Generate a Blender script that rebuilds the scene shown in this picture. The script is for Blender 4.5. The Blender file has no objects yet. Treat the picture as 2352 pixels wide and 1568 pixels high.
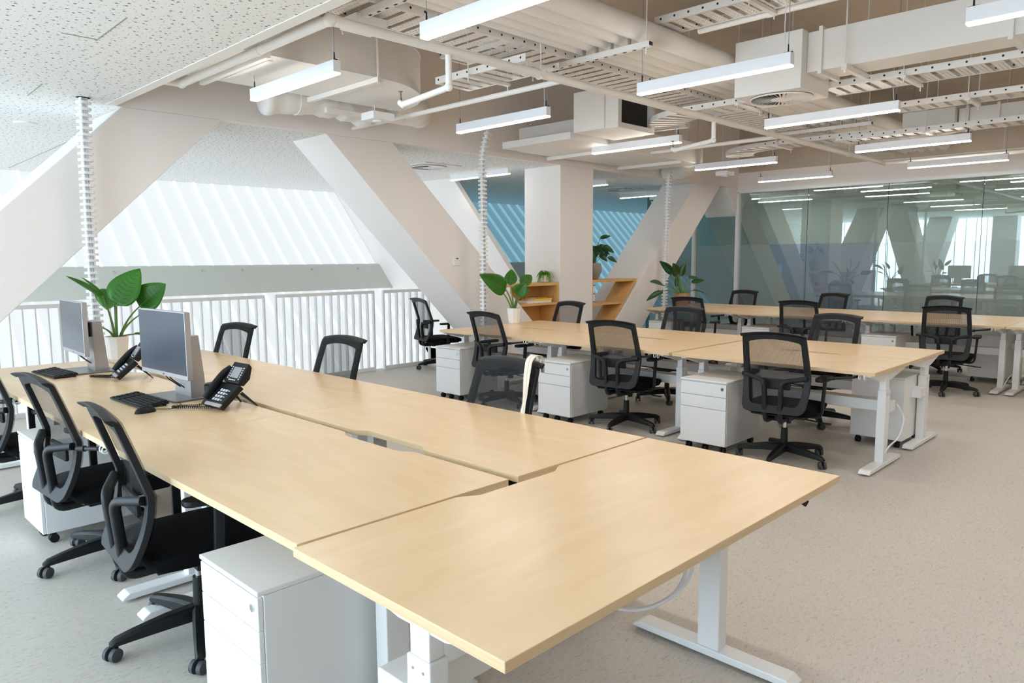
import bpy, bmesh, math, random
import numpy as np
from mathutils import Vector, Matrix

random.seed(7)
SC = bpy.context.scene
COL = SC.collection
R = math.radians

# ------------------------------------------------------------------ camera
FPX, PITCH, ROLL, YAW, CAMH = 1681.0, 0.112877, -0.005468, 0.793027, 1.53
_fw = np.array([math.sin(YAW)*math.cos(PITCH), math.cos(YAW)*math.cos(PITCH), -math.sin(PITCH)])
_rt0 = np.array([math.cos(YAW), -math.sin(YAW), 0.0]); _up0 = np.cross(_rt0, _fw)
_rt = math.cos(ROLL)*_rt0 + math.sin(ROLL)*_up0
_up = -math.sin(ROLL)*_rt0 + math.cos(ROLL)*_up0
cam_d = bpy.data.cameras.new('camera'); cam = bpy.data.objects.new('camera', cam_d); COL.objects.link(cam)
cam_d.sensor_width = 36.0; cam_d.lens = FPX/2352*36.0; cam_d.clip_start = 0.05; cam_d.clip_end = 100
M = Matrix(((_rt[0], _up[0], -_fw[0], 0), (_rt[1], _up[1], -_fw[1], 0), (_rt[2], _up[2], -_fw[2], CAMH), (0, 0, 0, 1)))
cam.matrix_world = M
SC.camera = cam

def P(x, y, X=None, Y=None, z=None, plane=None):
    """the point of the room seen at photo pixel (x, y) that lies on the given plane"""
    d = _fw + _rt*(x-1176)/FPX - _up*(y-784)/FPX
    if plane is not None:
        n, k = np.array(plane[0]), plane[1]
        t = (k - n[2]*CAMH)/float(n @ d)
    elif z is not None: t = (z-CAMH)/d[2]
    elif X is not None: t = X/d[0]
    else: t = Y/d[1]
    q = d*t; q[2] += CAMH
    return Vector(q)

# ------------------------------------------------------------------ view, world
vs = SC.view_settings
vs.view_transform = 'Standard'; vs.look = 'None'; vs.gamma = 1.0; vs.use_curve_mapping = False
vs.exposure = 1.25
W = bpy.data.worlds.new('sky'); SC.world = W; W.use_nodes = True
W.node_tree.nodes['Background'].inputs[0].default_value = (0.80, 0.90, 1.0, 1)
W.node_tree.nodes['Background'].inputs[1].default_value = 1.0
cy = SC.cycles
cy.max_bounces = 7; cy.diffuse_bounces = 5; cy.glossy_bounces = 3; cy.transmission_bounces = 4
cy.transparent_max_bounces = 14
cy.caustics_reflective = False; cy.caustics_refractive = False
cy.sample_clamp_indirect = 6.0

E_FACADE, E_LEFT, E_LAMP = 0.345, 3.7, 21.0      # daylit translucent facades, pendant lamps

# ------------------------------------------------------------------ materials
def lin(c):
    return tuple(((v/255)/12.92 if v/255 <= .04045 else ((v/255+.055)/1.055)**2.4) for v in c)

def new_mat(name):
    m = bpy.data.materials.new(name); m.use_nodes = True
    nt = m.node_tree
    return m, nt, nt.nodes['Principled BSDF'], nt.nodes['Material Output']

def mat(name, rgb, rough=.5, metal=0.0, spec=.5, emit=None, es=0.0, noise=None, bump=None):
    m, nt, b, o = new_mat(name)
    c = lin(rgb)
    b.inputs['Base Color'].default_value = (*c, 1)
    b.inputs['Roughness'].default_value = rough
    b.inputs['Metallic'].default_value = metal
    b.inputs['Specular IOR Level'].default_value = spec
    if emit: 
        b.inputs['Emission Color'].default_value = (*emit, 1); b.inputs['Emission Strength'].default_value = es
    if noise or bump:
        tc = nt.nodes.new('ShaderNodeTexCoord'); n = nt.nodes.new('ShaderNodeTexNoise')
        nt.links.new(tc.outputs['Object'], n.inputs['Vector'])
        sc, amt = noise or bump
        n.inputs['Scale'].default_value = sc; n.inputs['Detail'].default_value = 6
        if noise:
            mx = nt.nodes.new('ShaderNodeMix'); mx.data_type = 'RGBA'
            mx.inputs[6].default_value = (*[v*(1-amt) for v in c], 1); mx.inputs[7].default_value = (*[min(1, v*(1+amt)) for v in c], 1)
            nt.links.new(n.outputs['Fac'], mx.inputs[0]); nt.links.new(mx.outputs[2], b.inputs['Base Color'])
        if bump:
            bp = nt.nodes.new('ShaderNodeBump'); bp.inputs['Strength'].default_value = bump[1]; bp.inputs['Distance'].default_value = .01
            nt.links.new(n.outputs['Fac'], bp.inputs['Height']); nt.links.new(bp.outputs[0], b.inputs['Normal'])
    return m

def wood(name, rgb, scale, amt=.06, rough=.27):
    m, nt, b, o = new_mat(name)
    c = lin(rgb)
    tc = nt.nodes.new('ShaderNodeTexCoord'); mp = nt.nodes.new('ShaderNodeMapping')
    mp.inputs['Scale'].default_value = scale
    n1 = nt.nodes.new('ShaderNodeTexNoise'); n1.inputs['Scale'].default_value = 1.0; n1.inputs['Detail'].default_value = 5; n1.inputs['Distortion'].default_value = .6
    rp = nt.nodes.new('ShaderNodeValToRGB')
    rp.color_ramp.elements[0].position = .3; rp.color_ramp.elements[1].position = .75
    rp.color_ramp.elements[0].color = (c[0]*(1-amt), c[1]*(1-amt*1.5), c[2]*(1-amt*2.2), 1)
    rp.color_ramp.elements[1].color = (c[0]*(1+amt*.4), c[1]*(1+amt*.5), c[2]*(1+amt*.8), 1)
    nt.links.new(tc.outputs['Object'], mp.inputs[0]); nt.links.new(mp.outputs[0], n1.inputs['Vector'])
    nt.links.new(n1.outputs['Fac'], rp.inputs[0]); nt.links.new(rp.outputs[0], b.inputs['Base Color'])
    b.inputs['Roughness'].default_value = rough; b.inputs['Specular IOR Level'].default_value = .5
    return m

WHITE = mat('white paint', (232, 229, 224), .6, spec=.3, noise=(3, .02))
CREAM = mat('warm white painted plaster', (240, 234, 230), .7, spec=.25, noise=(2, .015))
WMETAL = mat('white powder coated metal', (236, 236, 236), .35, noise=(8, .01))
DMETAL = mat('galvanised steel', (170, 172, 174), .4, metal=.7, noise=(12, .08))
SVC = mat('white painted services', (233, 229, 224), .5, spec=.35, noise=(5, .025))
LAMPW = mat('white anodised lamp housing', (238, 239, 243), .4, noise=(8, .01))
CONC = mat('raw concrete', (198, 186, 171), .9, spec=.15, noise=(2.2, .16))
BLACK = mat('black plastic', (13, 14, 16), .48, spec=.4, noise=(30, .06))
BLACK2 = mat('satin charcoal plastic', (20, 21, 25), .5, spec=.42, noise=(30, .05))
FABRIC = mat('black seat fabric', (9, 9, 12), .95, spec=.15, bump=(900, .25))
RUBBER = mat('grey caster tread', (70, 70, 74), .6, noise=(40, .05))
CHROME = mat('chrome', (215, 217, 220), .12, metal=1.0, noise=(40, .02))
SILVER = mat('brushed aluminium', (186, 184, 186), .35, metal=.55, noise=(60, .03))
GREYP = mat('grey painted metal band', (200, 202, 194), .6, noise=(4, .02))
SCREEN = mat('dark matt screen', (66, 74, 86), .22, spec=.6, noise=(2, .02))
LCD = mat('phone display', (150, 150, 150), .15, noise=(60, .1))
SOIL = mat('dark soil', (52, 40, 30), .95, noise=(40, .3))
POTW = mat('white glazed pot', (240, 236, 232), .3, noise=(6, .01))
POTG = mat('grey glazed vase', (150, 143, 132), .25, noise=(6, .08))
STEM = mat('green stalk', (96, 132, 60), .5, noise=(20, .15))
LACE = mat('cream cotton strap', (236, 226, 210), .9, spec=.1, noise=(60, .05))
CABLEW = mat('white cable sheath', (228, 230, 236), .4, noise=(20, .02))
BOOKW = mat('white paper book', (236, 232, 226), .6, noise=(20, .02))
BOOKY = mat('yellow book cover', (236, 200, 50), .5, noise=(20, .04))
BOOKO = mat('orange book cover', (214, 140, 40), .5, noise=(20, .04))
TEAL = mat('teal painted wall', (92, 128, 134), .8, noise=(2, .03))
NAVY = mat('blue painted wall', (20, 112, 186), .8, noise=(2, .04))
GREYW = mat('grey green painted wall', (205, 210, 204), .8, noise=(2, .03))
DARK = mat('dark cavity', (40, 38, 37), .8, noise=(5, .1))
KEYW = mat('pale printed keys', (206, 208, 214), .5, noise=(60, .05))
WOOD = wood('pale birch laminate', (240, 209, 167), (15, 3.2, 9.0), .045)
WOODE = wood('birch plywood edge', (226, 198, 158), (1.5, 1.5, 260.0), .10, .5)
WOODX = wood('pale birch laminate cross grain', (240, 209, 167), (15, 3.2, 9.0), .045)
WOODS = wood('oak shelf board', (226, 180, 114), (6.0, 6.0, 2.5), .08, .5)

def leaf_mat(name, a, bcol):
    m, nt, b, o = new_mat(name)
    tc = nt.nodes.new('ShaderNodeTexCoord'); n = nt.nodes.new('ShaderNodeTexNoise'); n.inputs['Scale'].default_value = 9
    mx = nt.nodes.new('ShaderNodeMix'); mx.data_type = 'RGBA'
    mx.inputs[6].default_value = (*lin(a), 1); mx.inputs[7].default_value = (*lin(bcol), 1)
    nt.links.new(tc.outputs['Object'], n.inputs['Vector']); nt.links.new(n.outputs['Fac'], mx.inputs[0])
    nt.links.new(mx.outputs[2], b.inputs['Base Color'])
    b.inputs['Roughness'].default_value = .32
    tl = nt.nodes.new('ShaderNodeBsdfTranslucent'); ms = nt.nodes.new('ShaderNodeMixShader'); ms.inputs[0].default_value = .3
    nt.links.new(mx.outputs[2], tl.inputs[0]); nt.links.new(b.outputs[0], ms.inputs[1]); nt.links.new(tl.outputs[0], ms.inputs[2])
    nt.links.new(ms.outputs[0], o.inputs[0])
    return m
LEAF = leaf_mat('glossy green leaf', (40, 104, 24), (74, 146, 40))
LEAFD = leaf_mat('dark green leaf', (24, 62, 28), (48, 92, 40))
LEAFL = leaf_mat('bright lime leaf', (90, 160, 20), (136, 206, 40))

def mesh_mat():
    m, nt, b, o = new_mat('black woven mesh')
    b.inputs['Base Color'].default_value = (.006, .006, .008, 1); b.inputs['Roughness'].default_value = .7
    tc = nt.nodes.new('ShaderNodeTexCoord'); sp = nt.nodes.new('ShaderNodeSeparateXYZ'); cb = nt.nodes.new('ShaderNodeCombineXYZ')
    br = nt.nodes.new('ShaderNodeTexBrick'); br.offset = .5
    for k, v in (('Scale', 1.0), ('Mortar Size', .0011), ('Mortar Smooth', .1), ('Brick Width', .0075), ('Row Height', .0052)): br.inputs[k].default_value = v
    br.inputs['Color1'].default_value = br.inputs['Color2'].default_value = (1, 1, 1, 1); br.inputs['Mortar'].default_value = (0, 0, 0, 1)
    tr = nt.nodes.new('ShaderNodeBsdfTransparent'); ms = nt.nodes.new('ShaderNodeMixShader')
    nt.links.new(tc.outputs['Object'], sp.inputs[0]); nt.links.new(sp.outputs[1], cb.inputs[1]); nt.links.new(sp.outputs[2], cb.inputs[0])
    nt.links.new(cb.outputs[0], br.inputs['Vector']); nt.links.new(br.outputs['Color'], ms.inputs[0])
    nt.links.new(b.outputs[0], ms.inputs[1]); nt.links.new(tr.outputs[0], ms.inputs[2]); nt.links.new(ms.outputs[0], o.inputs[0])
    return m
MESH = mesh_mat()

def floor_mat():
    m, nt, b, o = new_mat('marbled linoleum')
    tc = nt.nodes.new('ShaderNodeTexCoord')
    n1 = nt.nodes.new('ShaderNodeTexNoise'); n1.inputs['Scale'].default_value = 1.3; n1.inputs['Detail'].default_value = 4
    mp = nt.nodes.new('ShaderNodeMapping'); mp.inputs['Scale'].default_value = (15, 42, 1)
    n2 = nt.nodes.new('ShaderNodeTexNoise'); n2.inputs['Scale'].default_value = 2.4; n2.inputs['Detail'].default_value = 8; n2.inputs['Roughness'].default_value = .72; n2.inputs['Distortion'].default_value = 1.2
    nt.links.new(tc.outputs['Object'], n1.inputs['Vector']); nt.links.new(tc.outputs['Object'], mp.inputs[0]); nt.links.new(mp.outputs[0], n2.inputs['Vector'])
    rp = nt.nodes.new('ShaderNodeValToRGB'); e = rp.color_ramp.elements
    e[0].position = .325; e[0].color = (*lin((166, 156, 146)), 1); e[1].position = .46; e[1].color = (*lin((205, 198, 189)), 1)
    x = rp.color_ramp.elements.new(.72); x.color = (*lin((212, 205, 196)), 1)
    rp2 = nt.nodes.new('ShaderNodeValToRGB'); rp2.color_ramp.elements[0].color = (.93, .93, .93, 1); rp2.color_ramp.elements[1].color = (1.0, 1.0, 1.0, 1)
    mx = nt.nodes.new('ShaderNodeMix'); mx.data_type = 'RGBA'; mx.blend_type = 'MULTIPLY'; mx.inputs[0].default_value = 1
    nt.links.new(n2.outputs['Fac'], rp.inputs[0]); nt.links.new(n1.outputs['Fac'], rp2.inputs[0])
    nt.links.new(rp.outputs[0], mx.inputs[6]); nt.links.new(rp2.outputs[0], mx.inputs[7]); nt.links.new(mx.outputs[2], b.inputs['Base Color'])
    b.inputs['Roughness'].default_value = .48; b.inputs['Specular IOR Level'].default_value = .4
    return m
FLOOR = floor_mat()

def perf_mat():
    m, nt, b, o = new_mat('perforated acoustic board')
    tc = nt.nodes.new('ShaderNodeTexCoord')
    def dots(scale, th, off):
        mp = nt.nodes.new('ShaderNodeMapping'); mp.inputs['Location'].default_value = off
        v = nt.nodes.new('ShaderNodeTexVoronoi'); v.voronoi_dimensions = '2D'; v.inputs['Scale'].default_value = scale; v.inputs['Randomness'].default_value = .8
        nt.links.new(tc.outputs['Object'], mp.inputs[0]); nt.links.new(mp.outputs[0], v.inputs['Vector'])
        c = nt.nodes.new('ShaderNodeMath'); c.operation = 'LESS_THAN'; c.inputs[1].default_value = th
        nt.links.new(v.outputs['Distance'], c.inputs[0]); return c
    a = dots(12, .10, (0, 0, 0)); bb = dots(17, .07, (3.3, 1.7, 0)); cc = dots(19, .05, (7.3, 5.1, 0))
    m1 = nt.nodes.new('ShaderNodeMath'); m1.operation = 'MAXIMUM'; m2 = nt.nodes.new('ShaderNodeMath'); m2.operation = 'MAXIMUM'
    nt.links.new(a.outputs[0], m1.inputs[0]); nt.links.new(bb.outputs[0], m1.inputs[1]); nt.links.new(m1.outputs[0], m2.inputs[0]); nt.links.new(cc.outputs[0], m2.inputs[1])
    mx = nt.nodes.new('ShaderNodeMix'); mx.data_type = 'RGBA'
    mx.inputs[6].default_value = (*lin((234, 233, 230)), 1); mx.inputs[7].default_value = (*lin((140, 134, 131)), 1)
    nt.links.new(m2.outputs[0], mx.inputs[0]); nt.links.new(mx.outputs[2], b.inputs['Base Color'])
    b.inputs['Roughness'].default_value = .85; b.inputs['Specular IOR Level'].default_value = .1
    return m
PERF = perf_mat()

def tray_mat():
    """slotted white tray floor: rows of short punched slots (alpha), object coordinates along x"""
    m, nt, b, o = new_mat('slotted white steel')
    b.inputs['Base Color'].default_value = (*lin((234, 230, 225)), 1); b.inputs['Roughness'].default_value = .5
    tc = nt.nodes.new('ShaderNodeTexCoord')
    br = nt.nodes.new('ShaderNodeTexBrick'); br.offset = 0.0
    for k, v in (('Scale', 1.0), ('Mortar Size', .011), ('Mortar Smooth', 0.0), ('Brick Width', .036), ('Row Height', .032)): br.inputs[k].default_value = v
    br.inputs['Color1'].default_value = br.inputs['Color2'].default_value = (1, 1, 1, 1); br.inputs['Mortar'].default_value = (0, 0, 0, 1)
    tr = nt.nodes.new('ShaderNodeBsdfTransparent'); ms = nt.nodes.new('ShaderNodeMixShader')
    nt.links.new(tc.outputs['Object'], br.inputs['Vector']); nt.links.new(br.outputs['Color'], ms.inputs[0])
    nt.links.new(b.outputs[0], ms.inputs[1]); nt.links.new(tr.outputs[0], ms.inputs[2]); nt.links.new(ms.outputs[0], o.inputs[0])
    return m
SLOT = tray_mat()

def emissive(name, rgb, strength):
    m, nt, b, o = new_mat(name)
    n = nt.nodes.new('ShaderNodeTexNoise'); n.inputs['Scale'].default_value = .8
    mx = nt.nodes.new('ShaderNodeMix'); mx.data_type = 'RGBA'
    mx.inputs[6].default_value = (*[v*.97 for v in rgb], 1); mx.inputs[7].default_value = (*rgb, 1)
    nt.links.new(n.outputs['Fac'], mx.inputs[0])
    b.inputs['Base Color'].default_value = (*[v*.25 for v in rgb], 1)
    nt.links.new(mx.outputs[2], b.inputs['Emission Color']); b.inputs['Emission Strength'].default_value = strength
    b.inputs['Roughness'].default_value = .4
    return m
FAC = emissive('daylit channel glass', (.91, .96, 1.0), E_FACADE*.93)
FACRIB = emissive('channel glass flange', (.94, 1.0, .99), E_FACADE*1.0)
FACL = emissive('daylit channel glass west', (.66, .845, 1.0), E_LEFT)
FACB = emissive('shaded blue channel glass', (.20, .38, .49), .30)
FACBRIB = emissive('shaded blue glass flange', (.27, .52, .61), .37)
LAMP2 = emissive('soft surface lamp diffuser', (1.0, .94, .86), 5.0)
LAMP = emissive('lit lamp diffuser', (1.0, .945, .88), E_LAMP)

def glass_mat(name, tint, refl, film=None):
    m, nt, b, o = new_mat(name); nt.nodes.remove(b)
    tr = nt.nodes.new('ShaderNodeBsdfTransparent'); tr.inputs[0].default_value = (*tint, 1)
    gl = nt.nodes.new('ShaderNodeBsdfGlossy'); gl.inputs['Roughness'].default_value = .0; gl.inputs[0].default_value = (.86, .95, .94, 1)
    lw = nt.nodes.new('ShaderNodeLayerWeight'); lw.inputs[0].default_value = .35
    mr = nt.nodes.new('ShaderNodeMapRange'); mr.inputs[3].default_value = refl; mr.inputs[4].default_value = min(1, refl+.4)
    nt.links.new(lw.outputs['Fresnel'], mr.inputs[0])
    src = tr
    if film:
        df = nt.nodes.new('ShaderNodeBsdfDiffuse'); n = nt.nodes.new('ShaderNodeTexNoise'); n.inputs['Scale'].default_value = 2
        mx = nt.nodes.new('ShaderNodeMix'); mx.data_type = 'RGBA'; mx.inputs[6].default_value = (*[v*.95 for v in film[0]], 1); mx.inputs[7].default_value = (*film[0], 1)
        nt.links.new(n.outputs['Fac'], mx.inputs[0]); nt.links.new(mx.outputs[2], df.inputs[0])
        m0 = nt.nodes.new('ShaderNodeMixShader'); m0.inputs[0].default_value = film[1]
        nt.links.new(tr.outputs[0], m0.inputs[1]); nt.links.new(df.outputs[0], m0.inputs[2]); src = m0
    ms = nt.nodes.new('ShaderNodeMixShader')
    nt.links.new(mr.outputs[0], ms.inputs[0]); nt.links.new(src.outputs[0], ms.inputs[1]); nt.links.new(gl.outputs[0], ms.inputs[2])
    nt.links.new(ms.outputs[0], o.inputs[0])
    return m
GLASS = glass_mat('green tinted clear glass', (.80, .88, .86), .15)
FILM = glass_mat('frosted lower glass', (.74, .83, .84), .11, ((.55, .60, .58), .28))

# ------------------------------------------------------------------ mesh helpers
class MB:
    def __init__(s): s.v = []; s.f = []; s.m = []
    def add(s, vs_, fs, mi=0, T=None):
        b = len(s.v)
        for p in vs_:
            p = Vector(p); s.v.append(tuple(T @ p) if T is not None else tuple(p))
        for f in fs: s.f.append(tuple(i+b for i in f)); s.m.append(mi)
        return s
    def box(s, x0, x1, y0, y1, z0, z1, mi=0, T=None):
        v = [(x0,y0,z0),(x1,y0,z0),(x1,y1,z0),(x0,y1,z0),(x0,y0,z1),(x1,y0,z1),(x1,y1,z1),(x0,y1,z1)]
        return s.add(v, [(0,3,2,1),(4,5,6,7),(0,1,5,4),(1,2,6,5),(2,3,7,6),(3,0,4,7)], mi, T)
    def prism(s, poly, d, mi=0, side=None, T=None):
        """poly: list of 3-D points of a planar outline; d: extrusion vector"""
        n = len(poly); d = Vector(d); a = [Vector(p) for p in poly]; b = [p+d for p in a]
        nrm = Vector((0,0,0))
        for i in range(n): nrm += a[i].cross(a[(i+1) % n])
        flip = nrm.dot(d) > 0
        base = len(s.v); s.add(a+b, [], mi, T)
        f1 = tuple(base+i for i in range(n)); f2 = tuple(base+n+i for i in range(n))
        if flip: f1 = f1[::-1]
        else: f2 = f2[::-1]
        s.f += [f1, f2]; s.m += [mi, mi]
        for i in range(n):
            j = (i+1) % n; q = (base+i, base+j, base+n+j, base+n+i)
            s.f.append(q if flip else q[::-1]); s.m.append(mi if side is None else side)
        return s
    def cyl(s, p0, p1, r0, r1=None, n=16, mi=0, caps=True, T=None):
        return s.tube([p0, p1], [r0, r0 if r1 is None else r1], n, mi, caps=caps, T=T)
    def tube(s, path, r, n=10, mi=0, closed=False, caps=True, sec=None, up=None, T=None):
        pts = [Vector(p) for p in path]; N = len(pts)
        rs = r if isinstance(r, (list, tuple)) else [r]*N
        base = len(s.v); prev = None
        for i, p in enumerate(pts):
            a = pts[(i-1) % N] if (closed or i > 0) else p; b = pts[(i+1) % N] if (closed or i < N-1) else p
            t = (b-a).normalized()
            if prev is None:
                ref = Vector(up) if up else (Vector((0,0,1)) if abs(t.z) < .9 else Vector((1,0,0)))
                u = (ref - t*ref.dot(t)).normalized()
            else:
                u = prev - t*prev.dot(t)
                u = u.normalized() if u.length > 1e-6 else prev
            prev = u; w = t.cross(u)
            ring = sec or [(math.cos(2*math.pi*k/n), math.sin(2*math.pi*k/n)) for k in range(n)]
            for (cx, cy_) in ring:
                q = p + (u*cx + w*cy_)*rs[i]
                s.v.append(tuple(T @ q) if T is not None else tuple(q))
        k = len(sec) if sec else n
        for i in range(N if closed else N-1):
            for j in range(k):
                a0 = base+i*k+j; a1 = base+i*k+(j+1) % k; b0 = base+((i+1) % N)*k+j; b1 = base+((i+1) % N)*k+(j+1) % k
                s.f.append((a0, b0, b1, a1)[::-1]); s.m.append(mi)
        if caps and not closed:
            s.f.append(tuple(base+j for j in range(k))[::-1]); s.m.append(mi)
            s.f.append(tuple(base+(N-1)*k+j for j in range(k))); s.m.append(mi)
        return s
    def lathe(s, prof, c=(0,0,0), n=24, mi=0, T=None):
        base = len(s.v); c = Vector(c)
        for (r_, z) in prof:
            for k in range(n):
                a = 2*math.pi*k/n; q = c+Vector((r_*math.cos(a), r_*math.sin(a), z)); s.v.append(tuple(T @ q) if T is not None else tuple(q))
        for i in range(len(prof)-1):
            for k in range(n):
                s.f.append((base+i*n+k, base+i*n+(k+1) % n, base+(i+1)*n+(k+1) % n, base+(i+1)*n+k)); s.m.append(mi)
        s.f.append(tuple(base+k for k in range(n))[::-1]); s.m.append(mi)
        s.f.append(tuple(base+(len(prof)-1)*n+k for k in range(n))); s.m.append(mi)
        return s
    def ball(s, c, r, n=14, mi=0, sc=(1,1,1)):
        pr = [(max(1e-4, math.sin(math.pi*i/n)), -math.cos(math.pi*i/n)) for i in range(n+1)]
        T = Matrix.Translation(Vector(c)) @ Matrix.Diagonal((r*sc[0], r*sc[1], r*sc[2], 1))
        return s.lathe(pr, n=n*2, mi=mi, T=T)
    def grid(s, rows, mi=0, T=None, two=None):
        base = len(s.v); n = len(rows[0])
        for rw in rows:
            for p in rw:
                p = Vector(p); s.v.append(tuple(T @ p) if T is not None else tuple(p))
        for i in range(len(rows)-1):
            for j in range(n-1):
                s.f.append((base+i*n+j, base+i*n+j+1, base+(i+1)*n+j+1, base+(i+1)*n+j)); s.m.append(mi)
        return s
    def build(s, name, mats, parent=None, bevel=0, smooth=False, seg=2, sub=0, solid=0, ang=38, label=None):
        me = bpy.data.meshes.new(name); me.from_pydata(s.v, [], s.f)
        for m in (mats if isinstance(mats, (list, tuple)) else [mats]): me.materials.append(m)
        me.polygons.foreach_set('material_index', s.m)
        if smooth:
            me.polygons.foreach_set('use_smooth', [True]*len(s.f)); me.set_sharp_from_angle(angle=R(ang))
        me.update()
        o = bpy.data.objects.new(name, me); COL.objects.link(o)
        if parent is not None: o.parent = parent
        if solid:
            md = o.modifiers.new('thickness', 'SOLIDIFY'); md.thickness = solid; md.offset = 0
        if bevel:
            md = o.modifiers.new('bevel', 'BEVEL'); md.width = bevel; md.segments = seg; md.limit_method = 'ANGLE'; md.angle_limit = R(30)
        if sub:
            md = o.modifiers.new('subdivision', 'SUBSURF'); md.levels = sub; md.render_levels = sub
        if label: o['label'] = label
        return o

def tag(o, label, cat, group=None, kind=None):
    o['label'] = label; o['category'] = cat
    if group: o['group'] = group
    if kind: o['kind'] = kind
    return o
def thing(name, label, cat, loc=(0,0,0), rz=0.0, group=None):
    o = bpy.data.objects.new(name, None); COL.objects.link(o); o.empty_display_size = .1
    o.location = loc; o.rotation_euler = (0, 0, rz)
    return tag(o, label, cat, group)
def struct(o, label=None, cat=None):
    o['kind'] = 'structure'
    if label: o['label'] = label
    if cat: o['category'] = cat
    return o
KIDS = {}
def kids(o): return [c for c in bpy.data.objects if c.parent is o]
def copy_tree(o, parent=None, table=None):
    if table is None:
        table = {}
        for c in bpy.data.objects:
            if c.parent is not None: table.setdefault(c.parent.name, []).append(c)
    c = o.copy(); COL.objects.link(c)
    if parent is not None: c.parent = parent
    for ch in table.get(o.name, []): copy_tree(ch, c, table)
    return c
def fillet(pts, r, n=4):
    pts = [Vector(p) for p in pts]; out = [pts[0]]
    for i in range(1, len(pts)-1):
        a, b, c = pts[i-1], pts[i], pts[i+1]
        d1 = (a-b); d2 = (c-b); rr = min(r, d1.length*.49, d2.length*.49)
        p1 = b+d1.normalized()*rr; p2 = b+d2.normalized()*rr
        for k in range(n+1):
            t = k/n; out.append(p1*(1-t)**2 + b*2*t*(1-t) + p2*t*t)
    out.append(pts[-1]); return out
def rrect(w, h, r, n=3):
    out = []
    for (cx, cy_, a0) in ((w/2-r, h/2-r, 0), (-w/2+r, h/2-r, 90), (-w/2+r, -h/2+r, 180), (w/2-r, -h/2+r, 270)):
        for k in range(n+1):
            a = R(a0+90*k/n); out.append((cx+r*math.cos(a), cy_+r*math.sin(a)))
    return out
# ================================================================== SETTING
ZC, ZS = 2.84, 4.0                 # soffit, concrete slab
YT, YTB = 6.9, 7.6                 # truss front and back
XG = 13.2                          # glass partition
YB = 8.38                          # balustrade
FK, FY0 = 0.96, 12.76              # facade lean: Y = FY0 - FK*(ZC - z)
def fy(z): return FY0 - FK*(ZC - z)

m = MB().box(-3.4, 20, -6, YB+.12, -.3, 0); m.box(8.0, 20, YB+.12, 10.0, -.3, 0)
struct(m.build('floor', FLOOR))
m = MB().box(-3.4, 8.0, YB+.12, 9.0, -1.8, -1.6)
struct(m.build('floor_void', FLOOR))
struct(MB().box(-3.4, 20, -6, 13, ZS, ZS+.2).build('ceiling', CONC))
struct(MB().box(-3.4, 2.13, -6, 7.0, ZC, ZC+.08).build('ceiling_soffit_west', PERF))
struct(MB().box(-3.4, 20, 7.0, 13.2, ZC, ZC+.08).build('ceiling_soffit', PERF))
m = MB().box(2.13, 2.21, -6, YT, ZC-.004, ZS)
struct(m.build('trim_soffit_edge', WHITE))
# faint board joints in the perforated soffit
for k, (a, b) in enumerate([((225, 90), (291, 41)), ((140, 76), (225, 92)), ((63, 220), (97, 193)), ((20, 386), (176, 317))]):
    p, q = P(*a, z=ZC-.003), P(*b, z=ZC-.003); d = (q-p).normalized(); n = Vector((-d.y, d.x, 0))*.003
    struct(MB().prism([p-n, q-n, q+n, p+n], (0, 0, .004)).build('trim_joint_%d' % (k+1), mat('soffit joint %d' % k, (150, 146, 142), .9, noise=(4, .03))))
# header beam over the truss, bulkhead over the glass
struct(MB().box(2.13, XG+.2, YT, 7.0, ZC, ZS).build('wall_header', CREAM))
struct(MB().box(XG, XG+.16, -6, YT, 2.75, 3.12).build('wall_bulkhead', CREAM))
struct(MB().box(XG, XG+.3, -6, YT, 3.12, ZS).build('wall_upstand', CONC))
struct(MB().box(-3.4, 20, -6.2, -6, 0, ZS).build('wall_back', CREAM))
struct(MB().box(20, 20.2, -6, 13, 0, ZS).build('wall_far', TEAL))

# truss members: convex outlines on the front plane, given depth towards the facade
def member(name, quad, y0=YT, y1=YTB):
    m = MB().prism([Vector((x, y0, z)) for x, z in quad], (0, y1-y0, 0))
    return struct(m.build(name, CREAM, bevel=.006))
# first diagonal (leans up to the right)
s1 = (2.857-1.938)/(2.264-1.327)
member('wall_diagonal_1', [(2.26, ZC), (3.136, ZC), (3.136-(ZC-.0)/.958, 0), (2.26-ZC/s1, 0)])
p = [P(750, 310, Y=YT), P(1010, 735, Y=YT), P(905, 330, Y=YT), P(1061, 590, Y=YT)]
L2 = [(4.251, ZC), (5.261, 1.725), (6.98, .20), (7.2, 0)]
member('wall_diagonal_2', [(4.245, ZC), (5.100, ZC), (7.06, 1.0), (8.0, .12), (8.0, 0), (7.16, 0)])
member('wall_diagonal_3', [(11.66, ZC), (12.52, ZC), (10.994, 1.369), (9.70, 0), (8.79, 0)])
member('wall_diagonal_4', [(12.75, ZC), (13.6, ZC), (16.3, 0), (15.45, 0)])
member('wall_diagonal_5', [(-2.5, ZC), (-1.63, ZC), (1.2, 0), (.33, 0)])
struct(MB().box(8.0, 8.745, YT, YTB, 0, ZC).build('wall_column', CREAM, bevel=.004))
# wall closing the end of the void, its free edge leaning like the facade
WT, WB = P(1040, 432, X=8.0), P(1165, 610, X=8.0)
WZ = ZC-(ZC-WB.z)*(WT.y-YTB)/(WT.y-WB.y)
struct(MB().prism([(8.0, YTB, -1.6), (8.0, YTB, WZ), (8.0, WT.y, ZC), (8.0, fy(ZC), ZC), (8.0, fy(-1.6), -1.6)], (.1, 0, 0)).build('wall_void_end', CREAM))
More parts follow.
